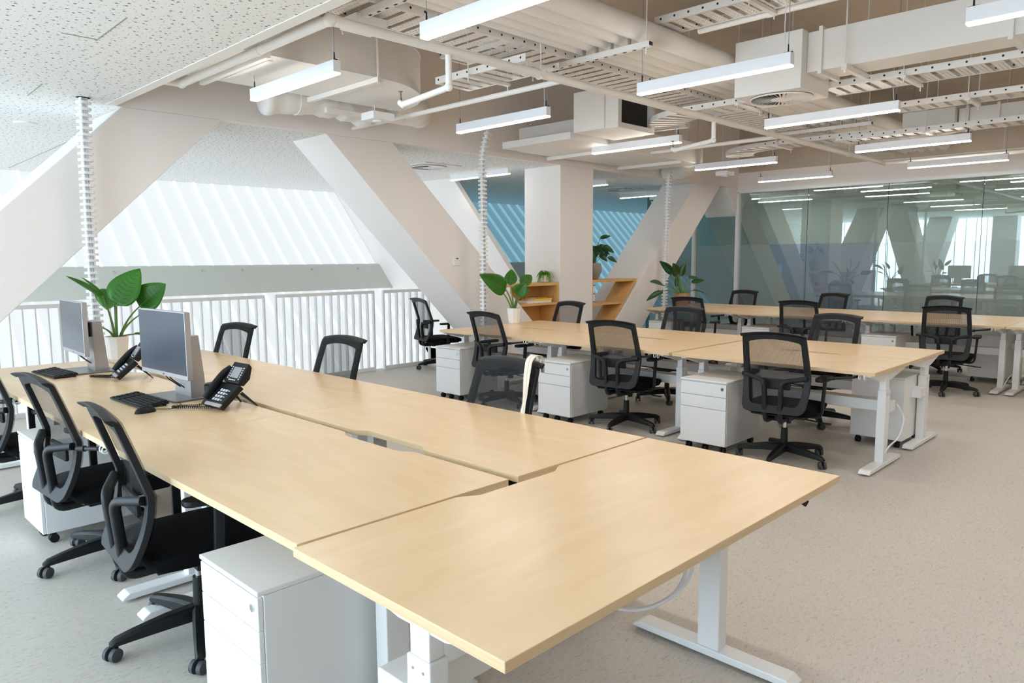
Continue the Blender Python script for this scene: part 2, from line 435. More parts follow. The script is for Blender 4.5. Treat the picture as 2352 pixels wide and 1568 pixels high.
# low wall line between diagonal 3 and the floor behind it
# ---- facade of channel glass: sheets with standing flanges
def facade(name, x0, x1, zlo, sheet, rib, pitch, x_first):
    m = MB().prism([(x0, fy(zlo), zlo), (x0, fy(ZC), ZC), (x0, fy(ZC)+.06, ZC), (x0, fy(zlo)+.06, zlo)], (x1-x0, 0, 0))
    o = struct(m.build(name, sheet)); x = x_first; r = MB()
    nrm = Vector((0, -1, FK)).normalized()*.05
    while x < x1-.02:
        a, b = Vector((x, fy(zlo), zlo)), Vector((x, fy(ZC), ZC))
        r.prism([a, b, b+nrm, a+nrm], (.03, 0, 0)); x += pitch
    struct(r.build('flanges', rib, parent=o))
    return o
facade('window_1', -3.4, 8.0, -1.8, FAC, FACRIB, .3166, 4.579-.3166*25)
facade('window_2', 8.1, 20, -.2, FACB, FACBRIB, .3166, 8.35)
# grey band across the facade with its fixings
def band(x0, x1, name):
    zt, zb = 1.43, 1.015; off = .10
    a = [(x0, fy(zb)-off, zb), (x0, fy(zt)-off, zt), (x0, fy(zt)-off+.06, zt+.02), (x0, fy(zb)-off+.08, zb)]
    return struct(MB().prism(a, (x1-x0, 0, 0)).build(name, GREYP))
bd = band(-3.4, 8.0, 'trim_1')
band(8.1, 13.1, 'trim_2')
for x in (466, 557, 716, 822, 262):
    q = P(x, 622, Y=fy(1.39)-.12)
    MB().cyl((q.x, q.y+.02, 1.375), (q.x, q.y-.02, 1.36), .014, n=10).build('fixing', DMETAL, parent=bd)
# left side of the office: the same glass, upright, behind two columns
struct(MB().box(-3.45, -3.4, -6, -.6, 0, ZC).build('wall_west', CREAM))
m = MB().box(-3.4, -3.34, -.6, 13, 0, ZC); wl = struct(m.build('window_3', FACL))
r = MB(); y = -.5
while y < 12.9: r.box(-3.34, -3.28, y, y+.02, 0, ZC); y += .32
struct(r.build('flanges', FACRIB, parent=wl))
for k, (ya, yb) in enumerate([((-1.2, 1.0), (3.4, 5.6))]):
    struct(MB().prism([(-2.9, -1.3, 0), (-2.9, -.3, 0), (-2.9, 3.2, ZC), (-2.9, 2.2, ZC)], (.5, 0, 0)).build('wall_west_diagonal', CREAM))
struct(MB().box(-3.0, -2.4, 5.2, 5.9, 0, ZC).build('wall_west_column', CREAM))

# ---- room behind the glass partition
struct(MB().box(XG+.2, 20, -6, YT+.1, ZC, ZC+.06).build('ceiling_meeting_room', WHITE))
struct(MB().box(17.1, 17.2, 4.6, 9.9, 0, ZC).build('wall_meeting_room', GREYW))
struct(MB().box(17.0, 17.1, 5.6, 8.98, 0, 1.83).build('wall_meeting_blue', NAVY))
struct(MB().box(16.2, 16.3, -6, 4.6, 0, ZC).build('wall_meeting_grey', GREYW))
struct(MB().box(XG+.2, 17, 9.0, 9.1, 0, ZC).build('wall_meeting_teal', TEAL))
sc_ = tag(MB().box(16.94, 16.99, 7.7, 8.3, 1.0, 1.35).build('wall_screen', mat('lit blue screen', (70, 120, 190), .3, emit=(.10, .25, .50), es=.3, noise=(1, .02))),
          'blue lit screen on the wall behind the glass partition', 'screen')
# ---- glass partition: frame, clear panes above, frosted film below
yj = [P(1692, 560, X=XG).y, P(1850, 560, X=XG).y, P(2033, 560, X=XG).y, P(2250, 560, X=XG).y]
ZF = 1.76
edges = [8.9, P(1592, 600, X=XG).y, yj[0]] + yj[1:] + [yj[3]-1.45, yj[3]-2.9, yj[3]-4.35, -6]
gp = struct(bpy.data.objects.new('window_4', None), 'frameless glass partition with frosted lower panes', 'partition'); COL.objects.link(gp)
for k in range(len(edges)-1):
    a, b = edges[k+1]+.004, edges[k]-.004
    MB().box(XG+.045, XG+.057, a, b, ZF, 2.76).build('clear_pane', GLASS, parent=gp)
    MB().box(XG+.045, XG+.057, a, b, .03, ZF).build('frosted_pane', FILM, parent=gp)
for k, y in enumerate(edges[1:3]):
    MB().box(XG-.02, XG+.08, y-.03, y+.03, 0, 2.76).build('mullion', WMETAL, parent=gp)
for y in edges[3:-1]:
    MB().box(XG+.043, XG+.059, y-.003, y+.003, .03, 2.76).build('joint', DARK, parent=gp)
MB().box(XG-.02, XG+.09, -6, 8.9, 2.74, 2.80).build('head_rail', WMETAL, parent=gp)
MB().box(XG, XG+.09, -6, 8.9, 0, .04).build('sill_rail', WMETAL, parent=gp)

# ---- balustrade panels along the edge of the void
def balustrade(x0, x1, pitch, label):
    t = thing('balustrade_panel', label, 'balustrade', ((x0+x1)/2, YB, 0), 0, 'balustrade panels along the void')
    h = (x1-x0)/2
    MB().box(-h, h, -.022, .022, 1.065, 1.105).build('top_rail', WMETAL, parent=t, bevel=.003)
    MB().box(-h, h, -.022, .022, .0, .05).build('bottom_rail', WMETAL, parent=t, bevel=.003)
    for s in (-1, 1): MB().box(s*h-.02 if s > 0 else -h, h if s > 0 else -h+.02, -.022, .022, .05, 1.065).build('end_post', WMETAL, parent=t)
    n = max(2, round((x1-x0)/pitch)); 
    for k in range(1, n):
        x = -h+(x1-x0)*k/n
        MB().box(x-.006, x+.006, -.028, .028, .05, 1.065).build('baluster', WMETAL, parent=t)
def bx(x): return P(x, 670, Y=YB).x
for a, b, l in ((bx(-150), bx(135), 'white slatted balustrade panel at far left, partly behind the big diagonal'),
                (bx(140), bx(300), 'white balustrade panel behind the farther monitor and large plant'),
                (bx(318), bx(606), 'white balustrade panel right of the nearer monitor, below the grey band'),
                (bx(630), bx(858), 'white balustrade panel in the middle, behind the right hand chairs of the near desks'),
                (bx(878), bx(985), 'short white balustrade panel ending beside the lone chair and second diagonal')):
    balustrade(a, b, .112, l)
# ================================================================== DESKS
ZD = .74
def notch_edge(L, D, s0, s1, dep, x_sign=1):
    """inner edge of a desktop with a shallow scalloped cable opening; returns points along y"""
    out = []
    for k in range(9):
        t = k/8; out.append((D-dep*(3*t*t-2*t*t*t), s0+.09*t))
    for k in range(9):
        t = k/8; out.append((D-dep*(1-(3*t*t-2*t*t*t)), s1-.09*(1-t)))
    return out
def make_desk(label, L, D, loc, rz, zt=ZD, legs=(.07, .07), crank=True, cable=False, wood_m=None, foot=(.02, .70), group=None, tray=True):
    """desk in its own frame: user edge along x = 0, inner edge at x = D, length along y from 0 to L"""
    t = thing('standing_desk', label, 'desk', (loc[0], loc[1], 0), rz, group)
    th = .026
    poly = [(0, 0), (0, L)] + [(D, L)] + [(x, y) for x, y in notch_edge(L, D, L*.5-.27, L*.5+.27, .04)][::-1] + [(D, 0)]
    MB().prism([(x, y, zt-th) for x, y in poly], (0, 0, th), 0, 1).build('tabletop', [wood_m or WOOD, WOODE], parent=t, bevel=.0012, seg=1)
    xm = (foot[0]+foot[1])/2
    for i, y in enumerate((legs[0], L-legs[1])):
        lg = MB().box(xm-.045, xm+.045, y-.03, y+.03, .03, zt-.17).build('leg', WMETAL, parent=t, bevel=.004)
        for dx in (-.02, .02):
            for sy in (-1, 1): MB().cyl((xm+dx, y+sy*.0295, zt-.20), (xm+dx, y+sy*.0315, zt-.20), .004, n=8).build('screw', DMETAL, parent=lg)
        MB().box(xm-.037, xm+.037, y-.024, y+.024, zt-.17, zt-.06).build('leg_extension', WMETAL, parent=lg, bevel=.003)
        a, b = foot
        f = MB().prism([(a, y-.04, .012), (a, y-.04, .022), (a+.03, y-.04, .042), (b-.03, y-.04, .042), (b, y-.04, .022), (b, y-.04, .012)], (0, .08, 0))
        for xx in (a+.06, b-.06): f.cyl((xx, y, 0), (xx, y, .013), .018, n=12)
        f.build('foot', WMETAL, parent=lg, bevel=.006)
        MB().prism([(.03, y-.02, zt-th), (.03, y-.02, zt-th-.012), (xm-.09, y-.02, zt-.10), (xm+.09, y-.02, zt-.10), (D-.03, y-.02, zt-th-.012), (D-.03, y-.02, zt-th)], (0, .04, 0)).build('bracket', WMETAL, parent=lg, bevel=.002)
    MB().box(xm-.02, xm+.02, legs[0], L-legs[1], zt-th-.045, zt-th-.005).build('crossbeam', WMETAL, parent=t)
    if tray:
        MB().box(xm+.05, xm+.17, legs[0]-.03, L-legs[1]+.03, .40, .48).build('cable_tray', WMETAL, parent=t, bevel=.004)
    if crank:
        y = legs[0]+.02
        c = MB().tube([(.05, y+.05, zt-.04), (-.0, y+.07, zt-.045), (-.02, y+.19, zt-.062)], .0095, 10).build('crank_handle', BLACK, parent=t, smooth=True)
        MB().cyl((-.02, y+.19, zt-.062), (-.04, y+.235, zt-.066), .014, .012, n=12).build('crank_grip', BLACK, parent=c, smooth=True)
        for dy in (.0, .035):
            MB().tube([(.012+.016*math.cos(k*math.pi/6), y+dy, zt-th-.014+.016*math.sin(k*math.pi/6)) for k in range(12)], .0035, 8, closed=True).build('crank_ring', WMETAL, parent=c, smooth=True)
    if cable:
        MB().tube(fillet([(xm+.10, -.01, .46), (xm+.14, -.06, .36), (xm+.06, -.05, .22), (xm-.02, .0, .16), (xm-.02, .04, .05)], .1, 6), .006, 8).build('power_cable', CABLEW, parent=t, smooth=True)
    return t
PI = math.pi
# near bench
NX0, NX1, NX2, NX3 = .978, 1.818, 1.868, 2.675
NE0, NE1, NY = .968, 1.797, (1.811, 3.420, 3.424, 5.018, 5.022, 6.480)
g = 'birch topped white standing desks'
t = thing('dummy', '', '')
bpy.data.objects.remove(t)
make_desk('near bench desk on the chair side, beside the bare end desk, with nothing on it', NY[1]-NY[0], NX1-NX0, (NX0, NY[0]), 0, group=g, legs=(.06, .2), crank=False)
make_desk('near bench desk carrying the nearer monitor, mouse and phone', NY[3]-NY[2], NX1-NX0, (NX0, NY[2]), 0, group=g, legs=(-.03+.08, .1))
make_desk('near bench desk carrying the farther monitor, at the end by the balustrade', NY[5]-NY[4], NX1-NX0, (NX0, NY[4]), 0, group=g)
def right_desk(label, y0, y1, xin, xout, **k):
    return make_desk(label, y1-y0, xout-xin, (xout, y1), PI, group=g, **k)
right_desk('near bench desk in front of the chair with the cream strap', NY[0], NY[1], NX2, NX3, legs=(.08, .06))
right_desk('near bench desk behind the nearer phone, its chair facing the balustrade side', NY[2], NY[3], NX2, NX3)
right_desk('near bench desk with the large potted plant at its far corner', NY[4], NY[5], NX2, NX3)
# end desk: user side towards the camera
end_desk = make_desk('bare birch desk set across the near end of the bench, closest to the camera', NX3-NX0+.02, NE1-NE0, (NX3+.0, NE0), PI/2, group=g, legs=(.225, .10), foot=(.03, .71), crank=False, wood_m=WOOD)
def child_world(o, t):
    o.parent = t
    o.matrix_parent_inverse = (Matrix.Translation(t.location) @ t.rotation_euler.to_matrix().to_4x4()).inverted()
for dy in (0, .03):
    child_world(MB().tube(fillet([(2.30, 1.36+dy, .66), (2.12, 1.22+dy, .44-dy), (1.93, 1.32+dy*.5, .35), (1.80, 1.50, .42)], .2, 8), .006, 8).build('power_cable', CABLEW, smooth=True), end_desk)
child_world(MB().tube([(2.44, 1.02, .700), (2.45, .99, .685)], .012, 10).build('crank_handle', BLACK, smooth=True), end_desk)
# middle bench
MX0, MX1, MX2, MX3 = 5.252, 6.088, 6.104, 6.930
MY = (1.698, 3.298, 3.332, 4.880, 4.884, 6.310)
make_desk('middle bench front desk at the open end, crank handle under its corner', MY[1]-MY[0], MX1-MX0, (MX0, MY[0]), 0, group=g, cable=True, legs=(.05, .09))
make_desk('middle bench front desk at the centre, between two white pedestals', MY[3]-MY[2], MX1-MX0, (MX0, MY[2]), 0, group=g, legs=(.09, .07))
make_desk('middle bench front desk at the truss end, chair with back towards the camera', MY[5]-MY[4], MX1-MX0, (MX0, MY[4]), 0, group=g, legs=(.07, .024))
right_desk('middle bench rear desk at the open end, white pedestal under it', MY[0], MY[1], MX2, MX3, legs=(.07, .05))
right_desk('middle bench rear desk at the centre, broad black chair behind it', MY[2], MY[3], MX2, MX3)
right_desk('middle bench rear desk at the truss end, with the potted plant on it', MY[4], MY[5], MX2, MX3)
# far bench
FX0, FX1, FX2, FX3, FZ = 9.41, 10.22, 10.24, 11.05, .765
FYS = (.14, 1.735, 1.739, 3.335, 3.339, 4.935, 4.939, 6.40)
fl = ['cut off by the right edge of the photo', 'behind the pair of chairs at right', 'between two white pedestals', 'at the truss end, plant behind it']
for k in range(4):
    make_desk('far bench front desk ' + fl[k], FYS[2*k+1]-FYS[2*k], FX1-FX0, (FX0, FYS[2*k]), 0, zt=FZ, group=g, cable=(k == 1), legs=(.07, .0 if k == 3 else .07))
    right_desk('far bench rear desk by the glass partition, ' + ['at the right edge of the photo', 'a pedestal under it', 'near the middle of the glass', 'nearest the corner mullion'][k], FYS[2*k], FYS[2*k+1], FX2, FX3, zt=FZ)

# ================================================================== PEDESTALS
def make_pedestal():
    t = thing('drawer_pedestal', '', 'pedestal', (0, 0, 0))
    w, d, z0, z1 = .40, .57, .065, .575          # front at x = 0, depth along +x, y from 0 to w
    MB().box(.018, d, .0, w, z0, z1-.016).build('body', WMETAL, parent=t, bevel=.003)
    MB().box(-.002, d+.002, -.002, w+.002, z1-.015, z1).build('top', WMETAL, parent=t, bevel=.003)
    zz = [z1-.02, z1-.125, z1-.225, z0]
    for k in range(3):
        dr = MB().box(0, .017, .002, w-.002, zz[k+1]+.0015, zz[k]-.0015).build('drawer', WMETAL, parent=t, bevel=.0025)
        if k == 0:
            MB().cyl((0, .035, zz[0]-.038), (-.004, .035, zz[0]-.038), .012, n=18).build('lock', CHROME, parent=dr, smooth=True)
    for (x, y) in ((.06, .05), (.06, w-.05), (d-.05, .05), (d-.05, w-.05), (.05, w/2)):
        c = MB().box(x-.012, x+.012, y-.012, y+.012, .05, z0).build('caster', BLACK, parent=t)
        for s in (-1, 1): MB().cyl((x, y+s*.005, .024), (x, y+s*.018, .024), .024, n=16).build('wheel', BLACK, parent=c, smooth=True)
    return t
ped0 = make_pedestal()
def table_of():
    tb = {}
    for c in bpy.data.objects:
        if c.parent is not None: tb.setdefault(c.parent.name, []).append(c)
    return tb
_first = [True]
PT = table_of()
def pedestal(label, x, y, rz=0):
    o = ped0 if _first[0] else copy_tree(ped0, None, PT)
    _first[0] = False
    o.location = (x, y, 0); o.rotation_euler = (0, 0, rz); o['label'] = label; o['group'] = 'white three drawer pedestals'
    return o
pedestal('nearest white pedestal, under the front corner of the near bench', .92, 1.945)
pedestal('white pedestal at the left edge, left of the second near bench chair', .93, 4.46)
pedestal('white pedestal under the open end of the middle bench, beside the nearest chair there', 5.10, 2.715)
pedestal('white pedestal at the centre of the middle bench, left of a black chair', 5.10, 4.275)
pedestal('white pedestal at the truss end of the middle bench, beside the lone chair', 5.14, 5.85)
pedestal('white pedestal seen from behind under the rear of the middle bench', 6.80, 2.19, PI)
pedestal('white pedestal seen from behind under the far bench, right of the pair of chairs', 10.84, 2.26, PI)
pedestal('white pedestal under the far bench, left of the pair of chairs at right', 9.45, 2.84)
pedestal('white pedestal in the middle of the far bench front, beside a mesh chair', 9.45, 4.43)
pedestal('white pedestal at the truss end of the far bench, beside the tall plant', 9.45, 5.96)

# ================================================================== CHAIRS
def make_chair():
    """local frame: sitter looks along +x, origin on the floor under the gas lift"""
    t = thing('office_chair', '', 'chair', (0, 0, 0))
    # five star base
    b = MB().cyl((0, 0, .065), (0, 0, .125), .034, .030, n=20)
    spokes = []
    for k in range(5):
        a = R(180+72*k); c, s = math.cos(a), math.sin(a)
        def q(r, off, z): return (r*c-off*s, r*s+off*c, z)
        rows = []
        for r_, w_, zt_, zb_ in ((.02, .031, .132, .072), (.13, .029, .124, .070), (.255, .023, .104, .064), (.318, .020, .090, .060), (.340, .015, .074, .060)):
            rows.append([q(r_, -w_, zb_), q(r_, -w_, zt_-.012), q(r_, -w_*.6, zt_), q(r_, w_*.6, zt_), q(r_, w_, zt_-.012), q(r_, w_, zb_)])
        base = len(b.v); n = 6
        for rw in rows: b.v += rw
        for i in range(len(rows)-1):
            for j in range(n): 
                b.f.append((base+i*n+j, base+i*n+(j+1) % n, base+(i+1)*n+(j+1) % n, base+(i+1)*n+j)); b.m.append(0)
        b.f.append(tuple(base+(len(rows)-1)*n+j for j in range(n))); b.m.append(0)
        spokes.append((a, c, s))
    b.build('star_base', BLACK, parent=t, smooth=True, bevel=.002)
    for k, (a, c, s) in enumerate(spokes):
        x, y = .322*c, .322*s; sw = a + (.5, -.7, 1.2, 2.4, -1.4)[k]
        ca = MB().cyl((x, y, .046), (x, y, .066), .008, n=10).cyl((x, y, .026), (x, y, .052), .013, n=12).build('caster', BLACK, parent=t, smooth=True)
        for sg in (-1, 1):
            ax = Vector((math.cos(sw+PI/2), math.sin(sw+PI/2), 0)); ct = Vector((x+.012*math.cos(sw), y+.012*math.sin(sw), .028))
            MB().cyl(ct+ax*sg*.009, ct+ax*sg*.026, .028, .026, n=18).build('wheel', RUBBER, parent=ca, smooth=True)
    MB().cyl((0, 0, .12), (0, 0, .25), .027, .024, n=20).build('gas_lift_sleeve', BLACK, parent=t, smooth=True)
    MB().cyl((0, 0, .25), (0, 0, .335), .014, n=16).build('gas_lift_rod', CHROME, parent=t, smooth=True)
    me = MB().box(-.14, .13, -.075, .075, .325, .372); me.box(-.05, .05, -.16, .16, .335, .370)
    me.cyl((.06, .0, .32), (.06, 0, .275), .028, n=14); me.tube([(.02, -.07, .335), (.02, -.24, .322), (.02, -.30, .316)], .006, 8); me.box(.005, .04, -.33, -.25, .312, .320)
    me.build('tilt_mechanism', BLACK, parent=t, bevel=.004)
    # seat
    rows = []; N = 13
    for i in range(N):
        u = -1+2*i/(N-1); rw = []
        for j in range(N):
            v = -1+2*j/(N-1)
            x = .015+.245*u; wv = .245*(1-.06*max(0, -u)**2)
            ex = abs(u)**4; ey = abs(v)**4
            k_ = (1-max(0, ex+ey-.75)**2*.0)
            xx = x*1.0; yy = wv*v
            # round the corners
            if abs(u) > .7 and abs(v) > .7:
                du, dv = (abs(u)-.7)/.3, (abs(v)-.7)/.3; L_ = math.hypot(du, dv)
                if L_ > 1: 
                    du, dv = du/L_, dv/L_
                    xx = .015+.245*math.copysign(.7+.3*du, u); yy = wv*math.copysign(.7+.3*dv, v)
            z = .462 - .012*ex - .015*ey - (.028*max(0, u-.45)**2/.3) + .004*abs(v)**2
            rw.append((xx, yy, z))
        rows.append(rw)
    st = MB().grid(rows); top = rows
    bot = [[(p[0]*.97, p[1]*.96, .388) for p in rw] for rw in rows]
    st.grid([rw[::-1] for rw in bot])
    per = [top[0][j] for j in range(N)] + [top[i][N-1] for i in range(1, N)] + [top[N-1][j] for j in range(N-2, -1, -1)] + [top[i][0] for i in range(N-2, 0, -1)]
    pb = [(p[0]*.97, p[1]*.96, .388) for p in per]; mid = [(p[0]*1.015, p[1]*1.02, .424) for p in per]
    st.grid([per+[per[0]], mid+[mid[0]], pb+[pb[0]]])
    st.build('seat', FABRIC, parent=t, smooth=True, ang=60)
    pan = MB().prism([(-.20, -.19, .372), (.20, -.20, .372), (.235, 0, .372), (.20, .20, .372), (-.20, .19, .372)], (0, 0, .016))
    pan.build('seat_pan', BLACK, parent=t, bevel=.004)
    # backrest frame: outer and inner rounded outlines
    def bx_(z):
        if z >= .70: return -.205-(z-.70)*.30-(z-.70)**2*.10
        return -.205-(.70-z)**2*1.0
    def outline(wt, wm, wb, zt, zb, rt, rb):
        pts = []
        def hw(z):
            if z >= .68: return wm+(wt-wm)*(z-.68)/(zt-.68)
            tt = (.68-z)/(.68-zb); return wm+(wb-wm)*tt**1.8
        # right side up, then top, left, bottom; sampled by fixed counts
        for k in range(16):
            z = zb+rb+(zt-rt-zb-rb)*k/15; pts.append((hw(z), z))
        for k in range(1, 6):
            a = R(90*k/6); pts.append((hw(zt-rt)-rt*(1-math.cos(a)), zt-rt+rt*math.sin(a)))
        wtop = hw(zt-rt)-rt
        for k in range(0, 11):
            u = 1-2*k/10; pts.append((wtop*u, zt+.020*(1-u*u)))
        for k in range(5, 0, -1):
            a = R(90*k/6); pts.append((-(hw(zt-rt)-rt*(1-math.cos(a))), zt-rt+rt*math.sin(a)))
        for k in range(15, -1, -1):
            z = zb+rb+(zt-rt-zb-rb)*k/15; pts.append((-hw(z), z))
        wbt = hw(zb+rb)
        for k in range(1, 6):
            a = R(90*k/6); pts.append((-(wbt-rb*(1-math.cos(a))), zb+rb-rb*math.sin(a)))
        for k in range(0, 7):
            u = -1+2*k/6; pts.append(((wbt-rb)*u, zb))
        for k in range(5, 0, -1):
            a = R(90*k/6); pts.append((wbt-rb*(1-math.cos(a)), zb+rb-rb*math.sin(a)))
        return pts
    O = outline(.226, .243, .222, .990, .415, .025, .06); I = outline(.188, .200, .170, .945, .472, .02, .045)
    fr = MB(); n = len(O); dep = .026
    for (pp, dx) in ((O, 0), (O, -dep), (I, -dep), (I, 0)):
        for (y, z) in pp: fr.v.append((bx_(z)+dx, y, z))
    for a in range(4):
        b2 = (a+1) % 4
        for i in range(n):
            j = (i+1) % n; fr.f.append((a*n+i, a*n+j, b2*n+j, b2*n+i)); fr.m.append(0)
    # head lip curling backwards along the top rail
    sec = []
    for k in range(13):
        u = -1+2*k/12; sec.append(u)
    lip_u = [[(bx_(.99)-.004, .232*u, .985+.022*(1-u*u)), (bx_(.99)-.022, .235*u, .998+.022*(1-u*u)), (bx_(.99)-.052, .234*u, 1.000+.022*(1-u*u)), (bx_(.99)-.050, .234*u, .994+.022*(1-u*u)), (bx_(.99)-.026, .235*u, .975+.022*(1-u*u))] for u in sec]
    base = len(fr.v)
    for rw in lip_u: fr.v += rw
    for i in range(12):
        for j in range(5):
            j2 = (j+1) % 5; fr.f.append((base+i*5+j, base+(i+1)*5+j, base+(i+1)*5+j2, base+i*5+j2)); fr.m.append(0)
    fr.f += [tuple(base+j for j in range(5)), tuple(base+60+j for j in range(5))[::-1]]; fr.m += [0, 0]
    fo = fr.build('backrest_frame', BLACK2, parent=t, bevel=.004)
    # woven mesh stretched over the front of the frame
    G = outline(.220, .238, .212, .983, .424, .025, .05); rows = []
    for i in range(24):
        z = .430+(.985-.430)*i/23
        hw_ = max([abs(y) for (y, zz) in G if abs(zz-z) < .02] or [.1])
        hw_ = min(hw_, .236)
        if z < .48: hw_ = .150+(hw_-.150)*min(1, (z-.430)/.05)
        rows.append([(bx_(z)+.007-.010*(1-(v/6-1)**2)*.6, hw_*(v/6-1), z+(.018*(1-(v/6-1)**2) if i == 23 else 0)) for v in range(13)])
    MB().grid(rows).build('backrest_mesh', MESH, parent=t, smooth=True, ang=80)
    MB().box(bx_(.63)-.032, bx_(.63)-.012, -.105, .105, .585, .665).build('lumbar_pad', BLACK, parent=t, bevel=.008, seg=3)
    # two posts from under the seat to the frame sides
    s8 = rrect(1.9, 2.3, .7)
    for s in (-1, 1):
        path = fillet([(-.05, s*.045, .352), (-.275, s*.052, .348), (-.305, s*.062, .655), (-.238, s*.218, .682)], .045, 5)
        MB().tube(path, .0175, sec=s8, up=(0, 1, 0)).build('back_post', BLACK2, parent=t, smooth=True, ang=60)
    MB().tube([(-.285, -.05, .425), (-.285, .05, .425)], .013, 10).build('post_link', BLACK2, parent=t, smooth=True)
    # armrests
    for s in (-1, 1):
        path = fillet([(.0, s*.10, .358), (.0, s*.262, .362), (.005, s*.278, .645)], .05, 5)
        ar = MB().tube(path, .013, sec=rrect(3.0, 1.7, .6), up=(1, 0, 0)).build('armrest', BLACK, parent=t, smooth=True, ang=60)
        T = Matrix.Translation((.0, s*.272, .657))
        pd = MB(); pr = [(math.copysign(abs(math.cos(R(a)))**.6, math.cos(R(a)))*.125, math.copysign(abs(math.sin(R(a)))**.7, math.sin(R(a)))*.045) for a in range(0, 360, 15)]
        pd.prism([T @ Vector((x, y, -.012)) for x, y in pr], (0, 0, .026)).build('arm_pad', BLACK, parent=ar, bevel=.008, seg=3, smooth=True)
    return t
chair0 = make_chair(); CT = table_of(); _cf = [True]
def chair(label, hub, ang):
    o = chair0 if _cf[0] else copy_tree(chair0, None, CT)
    _cf[0] = False
    o.location = (hub[0], hub[1], 0); o.rotation_euler = (0, 0, R(ang)); o['label'] = label; o['group'] = 'black mesh office chairs'
    return o

chair('nearest black mesh chair, cropped at the bottom left, beside the nearest pedestal', (1.145, 2.94), -5).scale = (1, 1, .98)
chair('black mesh chair in front of the nearer keyboard, left of the nearest chair', (1.165, 4.03), 3).scale = (1, 1, .985)
chair('black mesh chair cut off by the left edge of the photo', (1.15, 5.27), 2)
chair('black mesh chair across the near bench with a cream strap hung on its corner', (2.47, 2.77), 180)
chair('larger of two mesh chairs seen above the near bench before the balustrade', (2.49, 4.41), 183)
chair('smaller mesh chair above the far end of the near bench, right of the monitor', (2.48, 5.99), 188)
chair('black mesh chair at the truss end of the middle bench, below the potted plant', (5.41, 5.41), -2)
chair('black mesh chair in the centre of the photo, between two white pedestals', (5.40, 3.86), 9)
chair('largest black mesh chair at the middle bench, near its open end, back to the camera', (5.33, 2.35), 6)
chair('black mesh chair behind the middle bench, in front of the column and bookcase', (6.71, 5.92), 174)
chair('black mesh chair behind the centre of the middle bench, overlapping a farther chair', (6.74, 4.29), 180)
chair('black mesh chair behind the open end of the middle bench, left of a white pedestal', (6.74, 2.68), 173)
chair('mesh chair at the truss end of the far bench, before the tall plant', (9.14, 5.35), 5)
chair('black mesh chair in the middle of the far bench front, back to the camera', (9.26, 3.88), 9)
chair('black mesh chair right of the middle bench end, front one of an overlapping pair', (9.25, 2.24), 8)
chair('black mesh chair behind the far bench beside the white mullion of the glass', (10.92, 5.72), 177)
chair('black mesh chair behind the far bench, centred before the blue part of the glass', (10.92, 4.33), 166)
chair('black mesh chair behind the far bench, the rear one of an overlapping pair', (10.92, 2.82), 175)
chair('lone black mesh chair beyond the middle bench, partly hidden by the second diagonal', (6.60, 7.93), -14)
# ================================================================== THINGS ON THE DESKS
def monitor(label, base, rz):
    """screen looks along -x in its own frame"""
    t = thing('monitor', label, 'monitor', (base[0], base[1], ZD), R(rz), 'monitors on the near bench')
    w, h, z0 = .60, .375, .135
    MB().box(-.105, -.072, -w/2, w/2, z0, z0+h).build('casing', SILVER, parent=t, bevel=.003)
    MB().box(-.1065, -.1045, -w/2+.006, w/2-.006, z0+.026, z0+h-.006).build('screen', SCREEN, parent=t)
    MB().box(-.1065, -.1045, -.006, .006, z0+.009, z0+.015).build('badge', DARK, parent=t)
    MB().prism([(-.0, -.10, .008), (.095, -.10, .008), (.062, -.10, .36), (-.0, -.10, .36)], (0, .20, 0)).build('stand', SILVER, parent=t, bevel=.002)
    MB().box(-.075, .005, -.05, .05, .25, .35).build('mount', BLACK, parent=t)
    MB().box(-.13, .13, -.185, .185, 0, .010).build('stand_base', mat('grey stand base', (120, 118, 120), .3, metal=.4, noise=(30, .03)), parent=t, bevel=.003)
    for k, dy in enumerate((-.02, .03)):
        MB().tube(fillet([(-.078, dy+.06, z0+.02), (-.05, dy+.05, z0-.03), (.0, dy, z0-.08), (.004, dy, .05)], .05, 5), .0035, 8).build('lead', BLACK, parent=t, smooth=True)
    return t
monitor('nearer monitor, dark screen turned towards the camera on the near bench', (1.655, 4.33), 3)
monitor('farther monitor, narrow and turned away, beside the large potted plant', (1.60, 5.86), -2)

def keyboard(label, c, rz):
    t = thing('keyboard', label, 'keyboard', (c[0], c[1], ZD), R(rz), 'black keyboards')
    MB().prism([(-.075, -.225, .003), (.075, -.225, .010), (.075, -.225, .026), (-.075, -.225, .012)], (0, .45, 0)).build('case', BLACK, parent=t, bevel=.002)
    k = MB(); 
    for r_ in range(6):
        x = -.062+r_*.0245; zz = .0125+(x+.075)/.15*.014
        y = -.215
        ws = [.019]*22 if r_ else [.019]*3+[.12]+[.019]*13
        for w in ws:
            if y+w > .216: break
            if not (abs(y-.075) < .006 or abs(y-.15) < .006): k.box(x-.009, x+.009, y, y+w-.0035, zz, zz+.005)
            y += w
    k.build('keycaps', BLACK2, parent=t, bevel=.001, seg=1)
    for s in (-1, 1): MB().box(.055, .07, s*.19-.012, s*.19+.012, .0, .012).build('riser', BLACK, parent=t)
    return t
keyboard('black keyboard before the nearer monitor, next to the mouse', (1.41, 4.33), 2)
keyboard('black keyboard before the farther monitor', (1.36, 5.83), 4)
t = thing('mouse', 'black mouse on the near bench beside the keyboard', 'mouse', (1.335, 4.01, ZD), R(8))
m = MB(); m.ball((0, 0, .0), 1, 12, 0, (.056, .031, .036)); m.v = [(x, y, max(0, z)) for x, y, z in m.v]
m.build('shell', BLACK, parent=t, smooth=True)
MB().cyl((.03, -.004, .030), (.03, .004, .030), .007, n=12).build('wheel', RUBBER, parent=t, smooth=True)
